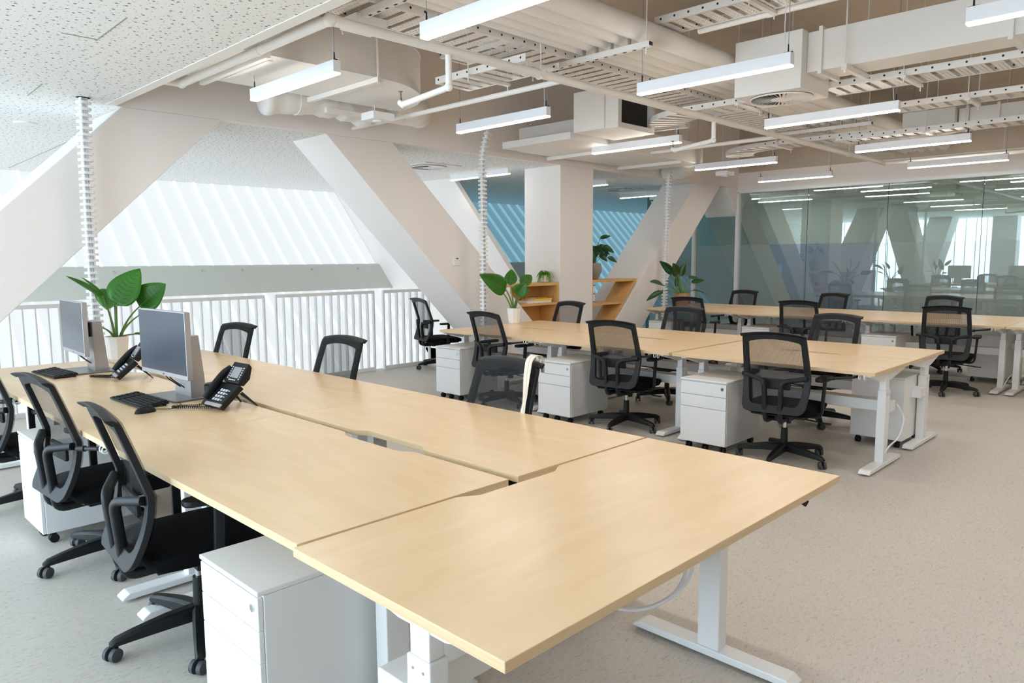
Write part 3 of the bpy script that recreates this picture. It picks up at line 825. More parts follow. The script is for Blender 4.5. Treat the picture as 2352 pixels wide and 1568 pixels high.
MB().tube(fillet([(.05, 0, .01), (.12, -.05, .004), (.2, .0, .004), (.24, .10, .004)], .08, 6), .002, 6).build('lead', BLACK, parent=t, smooth=True)

def phone(label, c, rz):
    """faces -x in its own frame"""
    t = thing('desk_phone', label, 'phone', (c[0], c[1], ZD), R(rz), 'black desk phones')
    T = Matrix.Translation((-.075, 0, .018)) @ Matrix.Rotation(R(-40), 4, 'Y')
    MB().box(0, .155, -.10, .10, -.016, .018, T=T).build('body', BLACK, parent=t, bevel=.004)
    MB().box(-.004, .016, -.10, .06, .014, .0195, T=T).build('front_strip', SILVER, parent=t)
    kp = MB()
    for i in range(4):
        for j in range(3): kp.box(.032+i*.021, .045+i*.021, -.045+j*.026, -.029+j*.026, .018, .0215, T=T)
        for j in (0, 1): kp.box(.036+i*.021, .042+i*.021, -.068+j*.010, -.063+j*.010, .018, .021, T=T)
    kp.build('keypad', KEYW, parent=t)
    T2 = Matrix.Translation((.038, 0, .135)) @ Matrix.Rotation(R(-56), 4, 'Y')
    hd = MB().prism([(-.005, -.10, -.022), (.045, -.10, -.035), (.105, -.10, -.012), (.115, -.10, .012), (-.005, -.10, .016)], (0, .155, 0), T=T2)
    hd.build('display_housing', BLACK, parent=t, bevel=.004)
    MB().box(.022, .085, -.066, .015, .0135, .0165, T=T2).build('display', LCD, parent=t)
    bt = MB()
    for i in range(6):
        for y in (-.082, .028): bt.box(.014+i*.013, .021+i*.013, y-.004, y+.004, .0145, .0175, T=T2)
    for j in range(4): bt.box(.006, .012, -.055+j*.018, -.043+j*.018, .0145, .0175, T=T2)
    bt.build('soft_keys', KEYW, parent=t)
    # handset bridging the left side of the body
    pa = [(-.07, .078, .052), (-.045, .078, .086), (.0, .08, .135), (.045, .08, .178), (.083, .078, .198)]
    MB().tube(fillet(pa, .05, 4), .017, sec=rrect(1.9, 2.4, .7), up=(0, 1, 0)).build('handset', BLACK, parent=t, smooth=True, ang=60)
    MB().prism([(.06, -.05, .07), (.135, -.085, 0), (.142, -.085, 0), (.075, -.05, .08)], (0, .012, 0)).build('foot_stand', BLACK, parent=t)
    MB().prism([(.06, .05, .07), (.135, .085, 0), (.142, .085, 0), (.075, .05, .08)], (0, .012, 0)).build('foot_stand', BLACK, parent=t)
    # coiled cord
    pts = []; ctr = fillet([(-.072, .075, .03), (-.10, .10, .014), (-.15, .155, .014), (-.19, .19, .014), (-.21, .17, .014), (-.17, .12, .014), (-.10, .04, .014), (-.06, .0, .014)], .04, 6)
    L_ = 0
    dense = []
    for a, b in zip(ctr[:-1], ctr[1:]):
        n = max(1, int((b-a).length/.0016))
        for k in range(n): dense.append(a+(b-a)*k/n)
    for k, p in enumerate(dense):
        d = (dense[min(k+1, len(dense)-1)]-dense[max(0, k-1)]).normalized(); s_ = d.cross(Vector((0, 0, 1))); s_ = s_.normalized() if s_.length > .1 else Vector((1, 0, 0))
        a = k*1.05; pts.append(p+s_*.0065*math.cos(a)+Vector((0, 0, 1))*.0065*math.sin(a))
    MB().tube(pts, .0022, 5).build('coiled_cord', BLACK, parent=t, smooth=True)
    return t
phone('nearer black desk phone with lit display, right of the nearer monitor', (1.68, 3.82), 4)
phone('farther black desk phone, between the two monitors', (1.66, 5.27), -10)
t = tag(MB().lathe([(.05, 0), (.062, .006), (.064, .095), (.055, .104), (.02, .106)], (1.73, 4.045, ZD), 28).build('speaker_puck', BLACK, smooth=True),
        'round black speaker puck standing behind the nearer phone', 'speaker')

# ================================================================== PLANTS
def leaf_mesh(tip_dir, up_dir, L, Wd, fold=.25, curl=.35, n=10):
    """a blade growing from the origin: list of rows of points"""
    a = Vector(tip_dir).normalized(); u = Vector(up_dir); u = (u-a*u.dot(a)).normalized(); s = a.cross(u)
    rows = []
    for i in range(n+1):
        t = i/n; wd = Wd*.5*(math.sin(math.pi*min(1, t**.72))**.75)*(1-.15*t) if 0 < t < 1 else .001
        c = a*(L*t) - u*(curl*L*t*t)
        rows.append([c + s*(wd*v) + u*(abs(v)*wd*fold) for v in (-1, -.62, -.25, 0, .25, .62, 1)])
    return rows
def plant(name, label, base, pot, leaves, lm, group=None, soil=True):
    """pot: (bottom radius, top radius, height, sides, material); leaves: (stalk base offset, joint point, tip point, width, up)"""
    t = thing(name, label, 'plant', base, 0, group)
    rb, rt, h, n, pm = pot
    MB().lathe([(rb*.9, 0), (rb, .01), (rt, h), (rt-.008, h), (rt-.012, h-.02)], n=n).build('pot', pm, parent=t, smooth=(n > 12))
    MB().cyl((0, 0, h-.03), (0, 0, h-.018), rt-.013, n=20).build('soil', SOIL, parent=t)
    for (j, tip, wd, up) in leaves:
        j = Vector(j); tip = Vector(tip); o0 = Vector((j.x*.12, j.y*.12, h-.02))
        mid = o0.lerp(j, .5)+Vector((0, 0, .18*(j-o0).length*.5)); mid.x -= (j.x-o0.x)*.2; mid.y -= (j.y-o0.y)*.2
        path = [o0*(1-k/8)**2 + mid*2*(k/8)*(1-k/8) + j*(k/8)**2 for k in range(9)]
        st = MB().tube(path, [.011-.006*k/8 for k in range(9)], 8).build('stalk', STEM, parent=t, smooth=True)
        d = tip-j; rows = leaf_mesh(d, up, d.length*1.02, wd, .22, .10)
        lf = MB().grid(rows, T=Matrix.Translation(j))
        lf.tube([rw[3]+j-(rw[1]+rw[5]-rw[3]*2).normalized()*.0004 for rw in rows[:-1]], [.0034*(1-k/12) for k in range(len(rows)-1)], 6, mi=1)
        u_ = Vector(up).normalized()
        for i in range(1, len(rows)-2):
            for (a_, b_) in ((3, 0), (3, 6)):
                lf.tube([rows[i][3]+j+u_*.0006, (rows[i][3]+rows[i+1][b_])*.5+j+u_*.001], .0009, 4, mi=2)
        lf.build('leaf', [lm, STEM, LEAFD], parent=st, smooth=True, ang=80, solid=.0012)
    return t
def rel(px, base, Y=None, X=None):
    q = P(*px, X=X, Y=Y); return q - Vector(base)
B1 = (1.93, 6.34, ZD)
TC = (-.7, -.7, .25)                  # leaves turned towards the open room
def lv(j, t_, wd, base, dy1=0., dy2=0., up=TC):
    return (rel(j, base, Y=base[1]+dy1), rel(t_, base, Y=base[1]+dy2), wd, up)
plant('potted_plant', 'large leafy plant in a faceted white pot beside the farther monitor', B1, (.072, .092, .19, 10, POTW), [
    lv((268, 702), (316, 616), .28, B1, -.05, -.10), lv((262, 664), (243, 708), .26, B1, .10, .05),
    lv((320, 704), (376, 651), .25, B1, -.1, -.22), lv((238, 686), (162, 629), .10, B1, -.15, -.28, (-.2, -.6, .8)),
    lv((236, 680), (193, 634), .07, B1, .1, .15, (.6, -.5, .3)), lv((235, 752), (197, 745), .10, B1, -.1, -.2, (0, -.4, .9)),
    lv((318, 725), (352, 716), .06, B1, .1, .2, (0, -.4, .9)), lv((308, 767), (345, 765), .05, B1, .05, .1, (0, -.4, .9))], LEAF, 'broad leaved potted plants')
B2 = (6.39, 6.255, ZD)
plant('potted_plant', 'leafy plant in a white pot on the middle bench, left of the bookcase', B2, (.068, .088, .19, 10, POTW), [
    lv((1162, 666), (1110, 632), .24, B2, -.1, -.2), lv((1172, 655), (1175, 617), .17, B2, .05, .1),
    lv((1188, 678), (1206, 651), .20, B2, -.15, -.25), lv((1196, 655), (1224, 628), .16, B2, .1, .2, (-.5, -.6, .2)),
    lv((1200, 672), (1218, 660), .07, B2, .1, .15), lv((1135, 650), (1126, 628), .06, B2, .2, .25)], LEAF, 'broad leaved potted plants')
B3 = (9.93, 6.08, FZ)
plant('potted_plant', 'spreading plant with long narrow leaves at the truss end of the far bench', B3, (.09, .12, .22, 10, mat('terracotta pot', (170, 128, 98), .7, noise=(10, .06))), [
    lv((1545, 628), (1518, 600), .14, B3, 0, .05), lv((1556, 632), (1548, 606), .16, B3, -.1, -.15), lv((1562, 634), (1577, 602), .13, B3, .1, .15),
    lv((1582, 640), (1608, 632), .11, B3, .1, .2, (0, -.5, .8)), lv((1588, 650), (1620, 640), .12, B3, -.1, -.2, (0, -.5, .8)), lv((1592, 667), (1632, 671), .11, B3, 0, 0, (0, -.4, .9)),
    lv((1524, 655), (1498, 642), .14, B3, -.1, -.2, (0, -.6, .7)), lv((1522, 668), (1486, 686), .12, B3, .05, .1, (0, -.4, .9)),
    lv((1553, 660), (1556, 622), .07, B3, 0, 0)], LEAFD, 'broad leaved potted plants')

# ================================================================== BOOKCASES beside the column
def board(m, a, b, th, y0, y1):
    """a board between two (x, z) points, th thick to its left"""
    a, b = Vector((a[0], 0, a[1])), Vector((b[0], 0, b[1])); d = (b-a).normalized(); n = Vector((-d.z, 0, d.x))*th
    return m.prism([(p.x, y0, p.z) for p in (a, b, b+n, a+n)], (0, y1-y0, 0))
def bookcase(label, top, bot_z, xin, xtop, xbot, sh, back_from):
    t = thing('bookcase', label, 'bookcase', ((xin+xtop)/2, YT, 0), 0, 'slanted oak bookcases')
    ox = -(xin+xtop)/2; y0, y1 = .02, .38; s = 1 if xtop > xin else -1
    def X(z): return xbot+(xtop-xbot)*(z-bot_z)/(top-bot_z)
    MB().box(min(xin, xtop)+ox, max(xin, xtop)+ox, y0, y1, top-.04, top).build('top_board', WOODS, parent=t, bevel=.001)
    MB().box(min(xin, xin+s*.035)+ox, max(xin, xin+s*.035)+ox, y0, y1, bot_z, top-.04).build('side_panel', WOODS, parent=t, bevel=.001)
    m = MB().prism([(X(bot_z)+ox, y0, bot_z), (X(top-.04)+ox, y0, top-.04), (X(top-.04)-s*.045+ox, y0, top-.04), (X(bot_z)-s*.045+ox, y0, bot_z)], (0, y1-y0, 0))
    m.build('slanted_side', WOODS, parent=t, bevel=.001)
    for z in sh: MB().box(min(xin+s*.035, X(z)-s*.045)+ox, max(xin+s*.035, X(z)-s*.045)+ox, y0+.005, y1, z-.032, z).build('shelf', WOODS, parent=t)
    a, b = sorted((xin+s*.035, back_from))
    pl = [(xin+s*.035, bot_z), (xin+s*.035, top-.04)] + ([(back_from, top-.04), (back_from, bot_z)])
    MB().prism([(x+ox, y1-.015, z) for x, z in pl], (0, .015, 0)).build('back_panel', WOODS, parent=t)
    return t
bookcase('oak bookcase with a slanted left side, left of the column, books on its shelf', 1.187, .04, 7.995, 6.84, 7.84-.25, (.905, .50), 7.36)
bookcase('oak bookcase with a slanted right side, between column and third diagonal', 1.20, .04, 8.75, 9.93, 8.86, (.84, .44), 9.02)
# books and plants on them
def book(name, label, x, y, z, w, d, h, m, rz=0):
    t = thing(name, label, 'book', (x, y, z), R(rz), 'books on the left bookcase shelf')
    MB().box(-w/2, w/2, -d/2, d/2, 0, h).build('pages', BOOKW, parent=t)
    c = MB().box(-w/2-.002, w/2+.002, -d/2-.003, d/2+.002, h-.001, h+.002).box(-w/2-.002, w/2+.002, -d/2-.003, d/2+.002, -.0005, .001).box(-w/2-.003, w/2+.002, -d/2-.004, -d/2-.001, 0, h)
    c.build('cover', m, parent=t)
book('book', 'white book at the bottom of the stack on the left bookcase', 7.62, YT+.20, .9065, .50, .28, .03, BOOKW)
book('book', 'yellow spined book in the middle of the stack on the left bookcase', 7.72, YT+.20, .940, .38, .24, .022, BOOKY)
book('book', 'thin orange book on top of the stack on the left bookcase', 7.72, YT+.22, .966, .26, .2, .012, BOOKO, 8)
t = thing('ring_binder', 'white ring binder standing at the left of the right bookcase', 'binder', (8.83, YT+.18, .841), 0)
MB().box(-.035, .035, -.13, .13, 0, .30).build('binder_case', BOOKW, parent=t, bevel=.003)
for z in (.02, .14, .27): MB().box(-.036, .036, -.132, -.128, z, z+.012).build('binder_strip', BLACK, parent=t)
t = tag(MB().ball((8.92, YT+.2, .888), .045, 12).build('ornament', BLACK, smooth=True), 'small dark round ornament beside the white binder', 'ornament')
# trailing plant
t = thing('trailing_plant', 'small lime trailing plant in a white pot on the left bookcase', 'plant', (7.86, YT+.17, 1.1875))
MB().lathe([(.035, 0), (.05, .01), (.055, .10), (.047, .10)], n=20).build('pot', POTW, parent=t, smooth=True)
m = MB(); rnd = random.Random(3)
for k in range(64):
    a = rnd.uniform(0, 2*PI); rr = rnd.uniform(.06, .135); hh = rnd.uniform(.07, .15); dr = rnd.uniform(.02, .17)
    p0 = Vector((0, 0, .09)); p1 = Vector((math.cos(a)*rr*.6, math.sin(a)*rr*.6, .10+hh)); p2 = Vector((math.cos(a)*rr, math.sin(a)*rr, .13-dr*(1 if rr > .07 else .3)))
    path = [p0*(1-u)**2+p1*2*u*(1-u)+p2*u*u for u in [i/9 for i in range(10)]]
    m.tube(path, .002, 4)
    for i in range(2, 10):
        for s in range(3):
            v = Vector((rnd.uniform(-1, 1), rnd.uniform(-1, 1), rnd.uniform(-.6, .6))).normalized()*.017; c = path[i]; w = v.cross(Vector((0, 0, 1)))
            w = (w.normalized() if w.length > .001 else Vector((1, 0, 0)))*.006
            m.add([c, c+v*.5+w, c+v, c+v*.5-w], [(0, 1, 2, 3)])
fo = m.build('trailing_leaves', LEAFL, parent=t); fo['kind'] = 'stuff'
# vase plant on the right bookcase
vb = (9.06, YT+.22, 1.2005)
t = thing('vase_plant', 'dark leafy plant in a grey vase on the right bookcase, half behind the column', 'plant', vb)
MB().lathe([(.05, 0), (.07, .01), (.115, .12), (.12, .18), (.10, .25), (.092, .25), (.085, .235)], n=28).build('vase', POTG, parent=t, smooth=True)
rnd = random.Random(11)
for k in range(24):
    a = rnd.uniform(-1.5, 1.5) if k < 12 else rnd.uniform(1.2, 5); el = rnd.uniform(.2, 1.2) if k < 12 else 1.2; L_ = rnd.uniform(.20, .42) if k < 12 else .3
    j = Vector((math.cos(a)*math.cos(el)*L_*.6, math.sin(a)*math.cos(el)*L_*.6, .24+math.sin(el)*L_))
    path = [Vector((0, 0, .23)).lerp(j, u)+Vector((0, 0, .05*math.sin(PI*u))) for u in [i/6 for i in range(7)]]
    st = MB().tube(path, .004, 6).build('stalk', STEM, parent=t, smooth=True)
    d = Vector((math.cos(a)*.8, math.sin(a)*.8, rnd.uniform(-.7, .5)))
    MB().grid(leaf_mesh(d, (-.6+rnd.uniform(-.4, .4), -.7, .5), rnd.uniform(.16, .25), rnd.uniform(.065, .10), .2, .35), T=Matrix.Translation(j)).build('leaf', LEAFD, parent=st, smooth=True, ang=80)

# ================================================================== SMALL WALL AND CHAIR THINGS
q = P(1048, 599, Y=YT)
t = thing('thermostat', 'small white wall control on the second diagonal', 'thermostat', (q.x, YT, q.z))
MB().box(-.055, .055, -.022, 0, -.055, .055).build('housing', WMETAL, parent=t, bevel=.004)
MB().box(-.02, .015, -.0235, -.021, .022, .034).build('display', DARK, parent=t)
# strap hanging over the corner of the nearest opposite chair
t = thing('cotton_strap', 'cream cotton strap looped over the corner of a mesh chair', 'strap', (2.80, 2.60, 1.0))
def ribbon(path, wd, wdir):
    w = Vector(wdir).normalized()*wd/2
    return [[Vector(p)-w, Vector(p), Vector(p)+w] for p in path]
for k, (dy, yo, ln, sw) in enumerate(((0.0, .0, .46, .02), (.034, -.015, .42, -.01))):
    top = 1.022
    path = fillet([(2.848, 2.578+dy, .93), (2.848, 2.576+dy, 1.012), (2.80, 2.572+dy*.8, top+.008), (2.748, 2.570+dy*.7, 1.010), (2.722, 2.566+dy*.6, .92), (2.690, 2.560+dy*.5+yo, .80), (2.660, 2.556+dy*.4+yo+sw*.5, .70), (2.650, 2.550+dy*.4+yo+sw, 1.0-ln)], .03, 5)
    path = [p-Vector((2.80, 2.60, 1.0)) for p in path]
    MB().grid(ribbon(path, .026, (.1, 1, .0))).build('strap_band', LACE, parent=t, smooth=True, solid=.002, ang=80)
# ================================================================== LAMPS
def make_lamp():
    t = thing('pendant_lamp', '', 'lamp', (0, 0, 0))
    L_ = 1.235
    MB().box(-.029, .029, -L_/2, L_/2, .012, .092).build('housing', LAMPW, parent=t, bevel=.0015)
    MB().box(-.0285, .0285, -L_/2+.001, L_/2-.001, 0, .012).build('diffuser', LAMP, parent=t, bevel=.004)
    for s in (-1, 1):
        y = s*(L_/2-.03)
        c = MB().cyl((0, y, .092), (0, y, ZS-2.8), .0022, n=6).build('suspension_wire', DMETAL, parent=t)
        MB().box(-.006, .006, y-.03, y+.03, .092, .100).cyl((0, y, .098), (0, y, .150), .006, .004, n=8).build('wire_gripper', DARK, parent=c)
    y = L_/2-.05
    MB().tube(fillet([(0, -y, .10), (.02, -y+.02, .25), (-.015, -y, .45), (0, -y, ZS-2.8)], .1, 5), .003, 6).build('power_lead', CABLEW, parent=t, smooth=True)
    return t
lamp0 = make_lamp(); LT = table_of(); _lf = [True]
def lamp(label, x, y):
    o = lamp0 if _lf[0] else copy_tree(lamp0, None, LT)
    _lf[0] = False
    o.location = (x, y, 2.8); o['label'] = label; o['group'] = 'linear pendant lamps'
lamp('linear pendant lamp before the round ended duct at upper left', 2.88, 5.13)
lamp('large linear pendant lamp cut off by the top edge, crossing the white pipes', 2.81, 2.86)
lamp('linear pendant lamp in front of the header beam, left of the middle cable spine', 5.09, 5.15)
lamp('linear pendant lamp just left of the plenum box with round diffuser', 4.95, 2.84)
lamp('linear pendant lamp under the fan coil box with a black opening', 7.29, 5.14)
lamp('linear pendant lamp right of and below the nearer round diffuser', 7.12, 2.83)
lamp('linear pendant lamp right of the far cable spine, below the curved tray', 9.76, 5.17)
lamp('linear pendant lamp beneath the farther plenum box', 9.56, 2.83)
lamp('farthest linear pendant lamp above the corner of the glass', 12.08, 5.32)
lamp('linear pendant lamp close above the glass partition at right', 11.83, 2.90)
lamp('linear pendant lamp cut off at the top right corner of the photo', 4.80, .55)
for x, y, l in ((2.8, .5, 'first'), (7.0, .5, 'third'), (9.4, .5, 'fourth'), (11.7, .5, 'last')):  # rest of this row is out of view, included to help light the room
    lamp('unseen linear pendant lamp outside the right edge, %s of the row' % l, x, y)
for x, l in ((2.8, 'first'), (4.8, 'second'), (7.0, 'third'), (9.4, 'fourth'), (11.7, 'fifth')):  # unseen row on the same lamp grid, included for the light it gives
    lamp('unseen linear pendant lamp behind the camera, %s of the row' % l, x, -1.9)
def soffit_lamp(label, x, y0, y1, m=None, g='surface lamps under the perforated soffit'):
    t = thing('surface_lamp', label, 'lamp', (x, (y0+y1)/2, 2.752), 0, g)
    h = (y1-y0)/2
    MB().box(-.029, .029, -h, h, .012, .088).build('housing', LAMPW, parent=t)
    MB().box(-.0285, .0285, -h+.001, h-.001, 0, .012).build('diffuser', m or LAMP2, parent=t, bevel=.004)
soffit_lamp('surface lamp under the soffit left of the column, crossed by a cable spine', 7.74, 7.66, 8.95)
soffit_lamp('surface lamp just right of the column, partly hidden by it', 10.1, 7.67, 8.9)
soffit_lamp('surface lamp beside the third diagonal under the soffit', 12.6, 8.28, 9.22)
lo = thing('recessed_downlight', 'round white recessed disc in the perforated soffit at far left', 'downlight', P(58, 282, z=ZC)); 
MB().cyl((0, 0, -.012), (0, 0, .0), .095, .10, n=32).build('cover_disc', WHITE, parent=lo, smooth=True)

# ================================================================== CEILING SERVICES
def rods(m, pts, z0, r=.005):
    for (x, y) in pts: m.cyl((x, y, z0), (x, y, ZS), r, n=8)
    return m
for k, (y, r, l) in enumerate(((3.335, .080, 'thickest white round pipe of the overhead bundle, nearest the plenum box'), (3.500, .066, 'second white round pipe of the overhead bundle'),
                               (3.645, .060, 'third white round pipe of the overhead bundle'), (3.775, .055, 'fourth white round pipe of the overhead bundle'), (3.885, .045, 'thinnest white round pipe beside the slotted tray'))):
    tag(MB().tube([(2.22, y, 3.155+r), (12.9, y, 3.155+r)], r, 24).build('insulated_pipe', SVC, smooth=True), l, 'pipe', 'bundle of white overhead pipes')
def tray(label, axis, a0, a1, b0, b1, z, hang=(), slat=.085, pitch=.125, holes=True):
    """slotted cable tray: runs along axis from a0 to a1, across from b0 to b1"""
    t = thing('cable_tray', label, 'cable tray', (((a0+a1)/2, (b0+b1)/2, z) if axis == 'X' else ((b0+b1)/2, (a0+a1)/2, z)), 0, 'white slotted cable trays')
    h, w = (a1-a0)/2, (b1-b0)/2
    def bx3(m, p0, p1, q0, q1, z0, z1, mi=0):
        return m.box(p0, p1, q0, q1, z0, z1, mi) if axis == 'X' else m.box(q0, q1, p0, p1, z0, z1, mi)
    for s in (-1, 1):
        m = bx3(MB(), -h, h, s*w-.002, s*w+.002, 0, .055)
        if holes:
            x = -h+.05
            while x < h:
                if axis == 'X': m.cyl((x, s*w-.003, .03), (x, s*w+.003, .03), .009, n=8, mi=1)
                else: m.cyl((s*w-.003, x, .03), (s*w+.003, x, .03), .009, n=8, mi=1)
                x += .12
        m.build('side_rail', [SVC, DARK], parent=t)
    m = MB(); x = -h
    while x < h: bx3(m, x, min(h, x+slat), -w, w, 0, .002); x += pitch
    bx3(m, -h, h, -w, -w+.02, -.001, .001); bx3(m, -h, h, w-.02, w, -.001, .001)
    m.build('tray_floor', SLOT, parent=t)
    for a in hang:
        m = bx3(MB(), a-(a0+a1)/2-.02, a-(a0+a1)/2+.02, -w-.05, w+.05, -.025, -.003)
        for s in (-1, 1):
            p = (a-(a0+a1)/2, s*(w+.035)); p = p if axis == 'X' else p[::-1]
            m.cyl((p[0], p[1], -.06), (p[0], p[1], ZS-z-.005), .0045, n=8)
        m.build('hanger', SVC, parent=t)
    return t
tray('long slotted cable tray running beside the white pipes', 'X', 2.22, 12.7, 3.98, 4.38, 3.135)
tray('slotted cable tray along the top, right of the pipes, lower of two', 'Y', -3, 3.35, 4.99, 5.31, 3.32, hang=(1.2, 2.55))
tray('slotted cable tray at the top edge, higher and farther left of two', 'Y', -3, 4.5, 4.58, 4.90, 3.62, hang=(3.2,))
tray('slotted cable tray right of the nearer plenum box', 'Y', -3, 2.75, 6.69, 7.07, 3.0, hang=(2.05, .4))
tray('slotted cable tray farther back, above the second pendant row at right', 'Y', -3, 2.6, 8.05, 8.36, 3.0, hang=(1.9, .2))
tray('slotted cable tray under the farther duct at the right edge', 'Y', -3, 3.6, 9.30, 9.63, 2.93, hang=(2.6, 1.2))
tray('short slotted cable tray beside the header, left of the middle spine', 'Y', 3.9, 4.95, 4.12, 4.50, 3.0, hang=(4.5,))
tray('shorter slotted cable tray above it near the round ended duct', 'Y', 4.2, 5.1, 4.30, 4.62, 3.27)
def bend(t, c, r0, r1, a0, a1):
    m = MB(); n = 9
    for rr_ in (r0, r1):
        pts = [(c[0]+rr_*math.cos(R(a0+(a1-a0)*k/n)), c[1]+rr_*math.sin(R(a0+(a1-a0)*k/n))) for k in range(n+1)]
        for p_, q_ in zip(pts[:-1], pts[1:]):
            m.add([(p_[0], p_[1], 0), (q_[0], q_[1], 0), (q_[0], q_[1], .055), (p_[0], p_[1], .055)], [(0, 1, 2, 3)])
    for k in range(n):
        f_, g_ = a0+(a1-a0)*(k+.12)/n, a0+(a1-a0)*(k+.62)/n
        m.add([(c[0]+r0*math.cos(R(f_)), c[1]+r0*math.sin(R(f_)), 0), (c[0]+r1*math.cos(R(f_)), c[1]+r1*math.sin(R(f_)), 0), (c[0]+r1*math.cos(R(g_)), c[1]+r1*math.sin(R(g_)), 0), (c[0]+r0*math.cos(R(g_)), c[1]+r0*math.sin(R(g_)), 0)], [(0, 1, 2, 3)])
    m.build('tray_bend', SVC, parent=t, solid=.003)
tb_ = tray('slotted cable tray leading to the fan coil box, bent at its end', 'Y', 3.0, 4.05, 6.66, 7.06, 2.99, hang=(3.5,))
bend(tb_, (.70, .525), .50, .90, 180, 95)
tb_ = tray('slotted cable tray near the far sprinkler branch, bent at its end', 'Y', 3.2, 4.6, 9.45, 9.82, 2.99, hang=(4.4,))
bend(tb_, (.72, .70), .535, .905, 180, 100)
for x, l in ((2.86, 'at upper left beside the sprinkler elbow'), (4.74, 'nearest the middle of the picture'), (7.22, 'behind the nearer plenum box'), (9.38, 'above the farther pendant lamps')):
    t = thing('trapeze_hanger', 'white channel hanger carrying the pipes, ' + l, 'hanger', (x, 3.83, 3.085), 0, 'channel hangers under the pipes')
    m = MB().box(-.021, .021, -.62, .62, 0, .042)
    for k in range(14): m.box(-.008, .008, -.58+k*.09, -.55+k*.09, -.001, .001, 1)
    for s in (-1, 1): m.box(-.0215, .0215, s*.621-.001, s*.621+.001, .008, .034, 1)
    m.build('channel', [SVC, DARK], parent=t)
    for s in (-.58, .57): MB().cyl((0, s, -.05), (0, s, ZS-3.085), .006, n=8).build('threaded_rod', SVC, parent=t)
    for y in (-.495, -.33, -.185, -.055): MB().box(-.015, .015, y+.06, y+.075, .042, .10).build('pipe_clamp', DMETAL, parent=t)
# sprinkler pipes
def pipe(name, label, path, r=.026, fil=.05, ends=(), hang=(), cat='pipe'):
    t = thing(name, label, cat, path[0], 0, 'white sprinkler pipes')
    o = Vector(path[0]); pp = fillet([Vector(p)-o for p in path], fil, 5)
    MB().tube(pp, r, 16).build('pipe_run', SVC, parent=t, smooth=True)
    for p in path[1:-1]:
        p = Vector(p)-o; MB().ball(p, r*1.25, 8).build('elbow', SVC, parent=t, smooth=True)
    for p in ends:
        p = Vector(p)-o; MB().cyl(p, p+Vector((0, 0, .03)), .012, n=10).cyl(p+Vector((0, 0, .03)), p+Vector((0, 0, .075)), .006, n=8).cyl(p+Vector((0, 0, .075)), p+Vector((0, 0, .078)), .017, n=12).build('sprinkler_head', mat('brass', (120, 104, 84), .4, metal=.6, noise=(40, .1)), parent=t, smooth=True)
    for p in hang:
        p = Vector(p)-o; MB().cyl(p, (p.x, p.y, ZS-o.z), .005, n=8).cyl((p.x, p.y-.03, p.z), (p.x, p.y+.03, p.z), r*1.12, n=14).build('pipe_hanger', SVC, parent=t)
    return t
ZP = 2.93
pipe('sprinkler_pipe', 'long white sprinkler main crossing the ceiling from upper left to right', [(2.23, 6.10, ZP), (2.456, 6.10, ZP), (2.456, 3.91, ZP), (12.02, 3.91, ZP), (12.0, -4, ZP)], .031, hang=((2.456, 4.8, ZP), (4.3, 3.91, ZP), (8.2, 3.91, ZP), (10.6, 3.91, ZP)))
q = P(1030, 128, Y=3.91)
pipe('sprinkler_pipe', 'white sprinkler drop with a head beside the round ended duct', [(q.x, 3.91, ZP-.03), (q.x, 3.91, 2.69), (q.x, 4.42, 2.65), (q.x, 4.46, 2.67)], .022, .04, ends=((q.x, 4.45, 2.67),))
q2 = P(1640, 270, Y=3.91)
pipe('sprinkler_pipe', 'white sprinkler drop with a head left of the far spine', [(q2.x, 3.91, ZP-.03), (q2.x, 3.91, 2.72), (q2.x, 4.36, 2.67), (q2.x, 4.40, 2.69)], .022, .04, ends=((q2.x, 4.39, 2.69),))
pipe('sprinkler_pipe', 'white sprinkler branch running from the main to the header beam', [(4.57, 3.94, ZP), (4.57, 6.88, ZP)], .022)
pipe('sprinkler_pipe', 'white sprinkler branch farther right, above the curved tray', [(8.47, 3.94, ZP), (8.47, 5.7, ZP)], .024)
pipe('sprinkler_pipe', 'white sprinkler pipe against the concrete, left of the plenum box', [(5.40, 3.2, 3.33), (5.40, -4, 3.33)], .027, hang=((5.40, 2.6, 3.33), (5.40, 1.0, 3.33)))

# ducts
def diffuser(parent, x, y, z, r):
    d = MB().cyl((x, y, z-.006), (x, y, z+.002), r*1.02, n=40).build('diffuser_back', DARK, parent=parent)
    m = MB()
    for k in range(36):
        a = 2*PI*k/36; T = Matrix.Translation((x, y, z-.010)) @ Matrix.Rotation(a, 4, 'Z') @ Matrix.Rotation(R(-28), 4, 'X')
        m.prism([(r*.30, -.004, 0), (r*.97, -r*.056, 0), (r*.97, r*.056, 0), (r*.30, .004+r*.02, 0)], (0, 0, .0015), T=T)
    m.cyl((x, y, z-.016), (x, y, z-.006), r*.33, n=28)
    m.tube([(x+r*math.cos(2*PI*k/40), y+r*math.sin(2*PI*k/40), z-.008) for k in range(40)], .008, 6, closed=True)
    m.build('diffuser_blades', SVC, parent=d)
def rel_box(m, o, x0, x1, y0, y1, z0, z1, mi=0): return m.box(x0-o[0], x1-o[0], y0-o[1], y1-o[1], z0-o[2], z1-o[2], mi)
o = (6.31, 2.92, 2.9)
t = thing('plenum_box', 'white plenum box with a round swirl diffuser under it, nearest of two', 'air outlet', o, 0, 'plenum boxes with round diffusers')
rel_box(MB(), o, 6.03, 6.60, 2.63, 3.215, 2.9, 3.36).build('box', WHITE, parent=t, bevel=.004)
diffuser(t, 0, 0, -.001, .255)
o = (9.87, 2.67, 2.90)
t = thing('plenum_box', 'white plenum box with a round swirl diffuser, farther one at right', 'air outlet', o, 0, 'plenum boxes with round diffusers')
rel_box(MB(), o, 9.62, 10.12, 2.40, 2.95, 2.995, 3.215).build('box', WHITE, parent=t, bevel=.004)
diffuser(t, 0, 0, .094, .24)
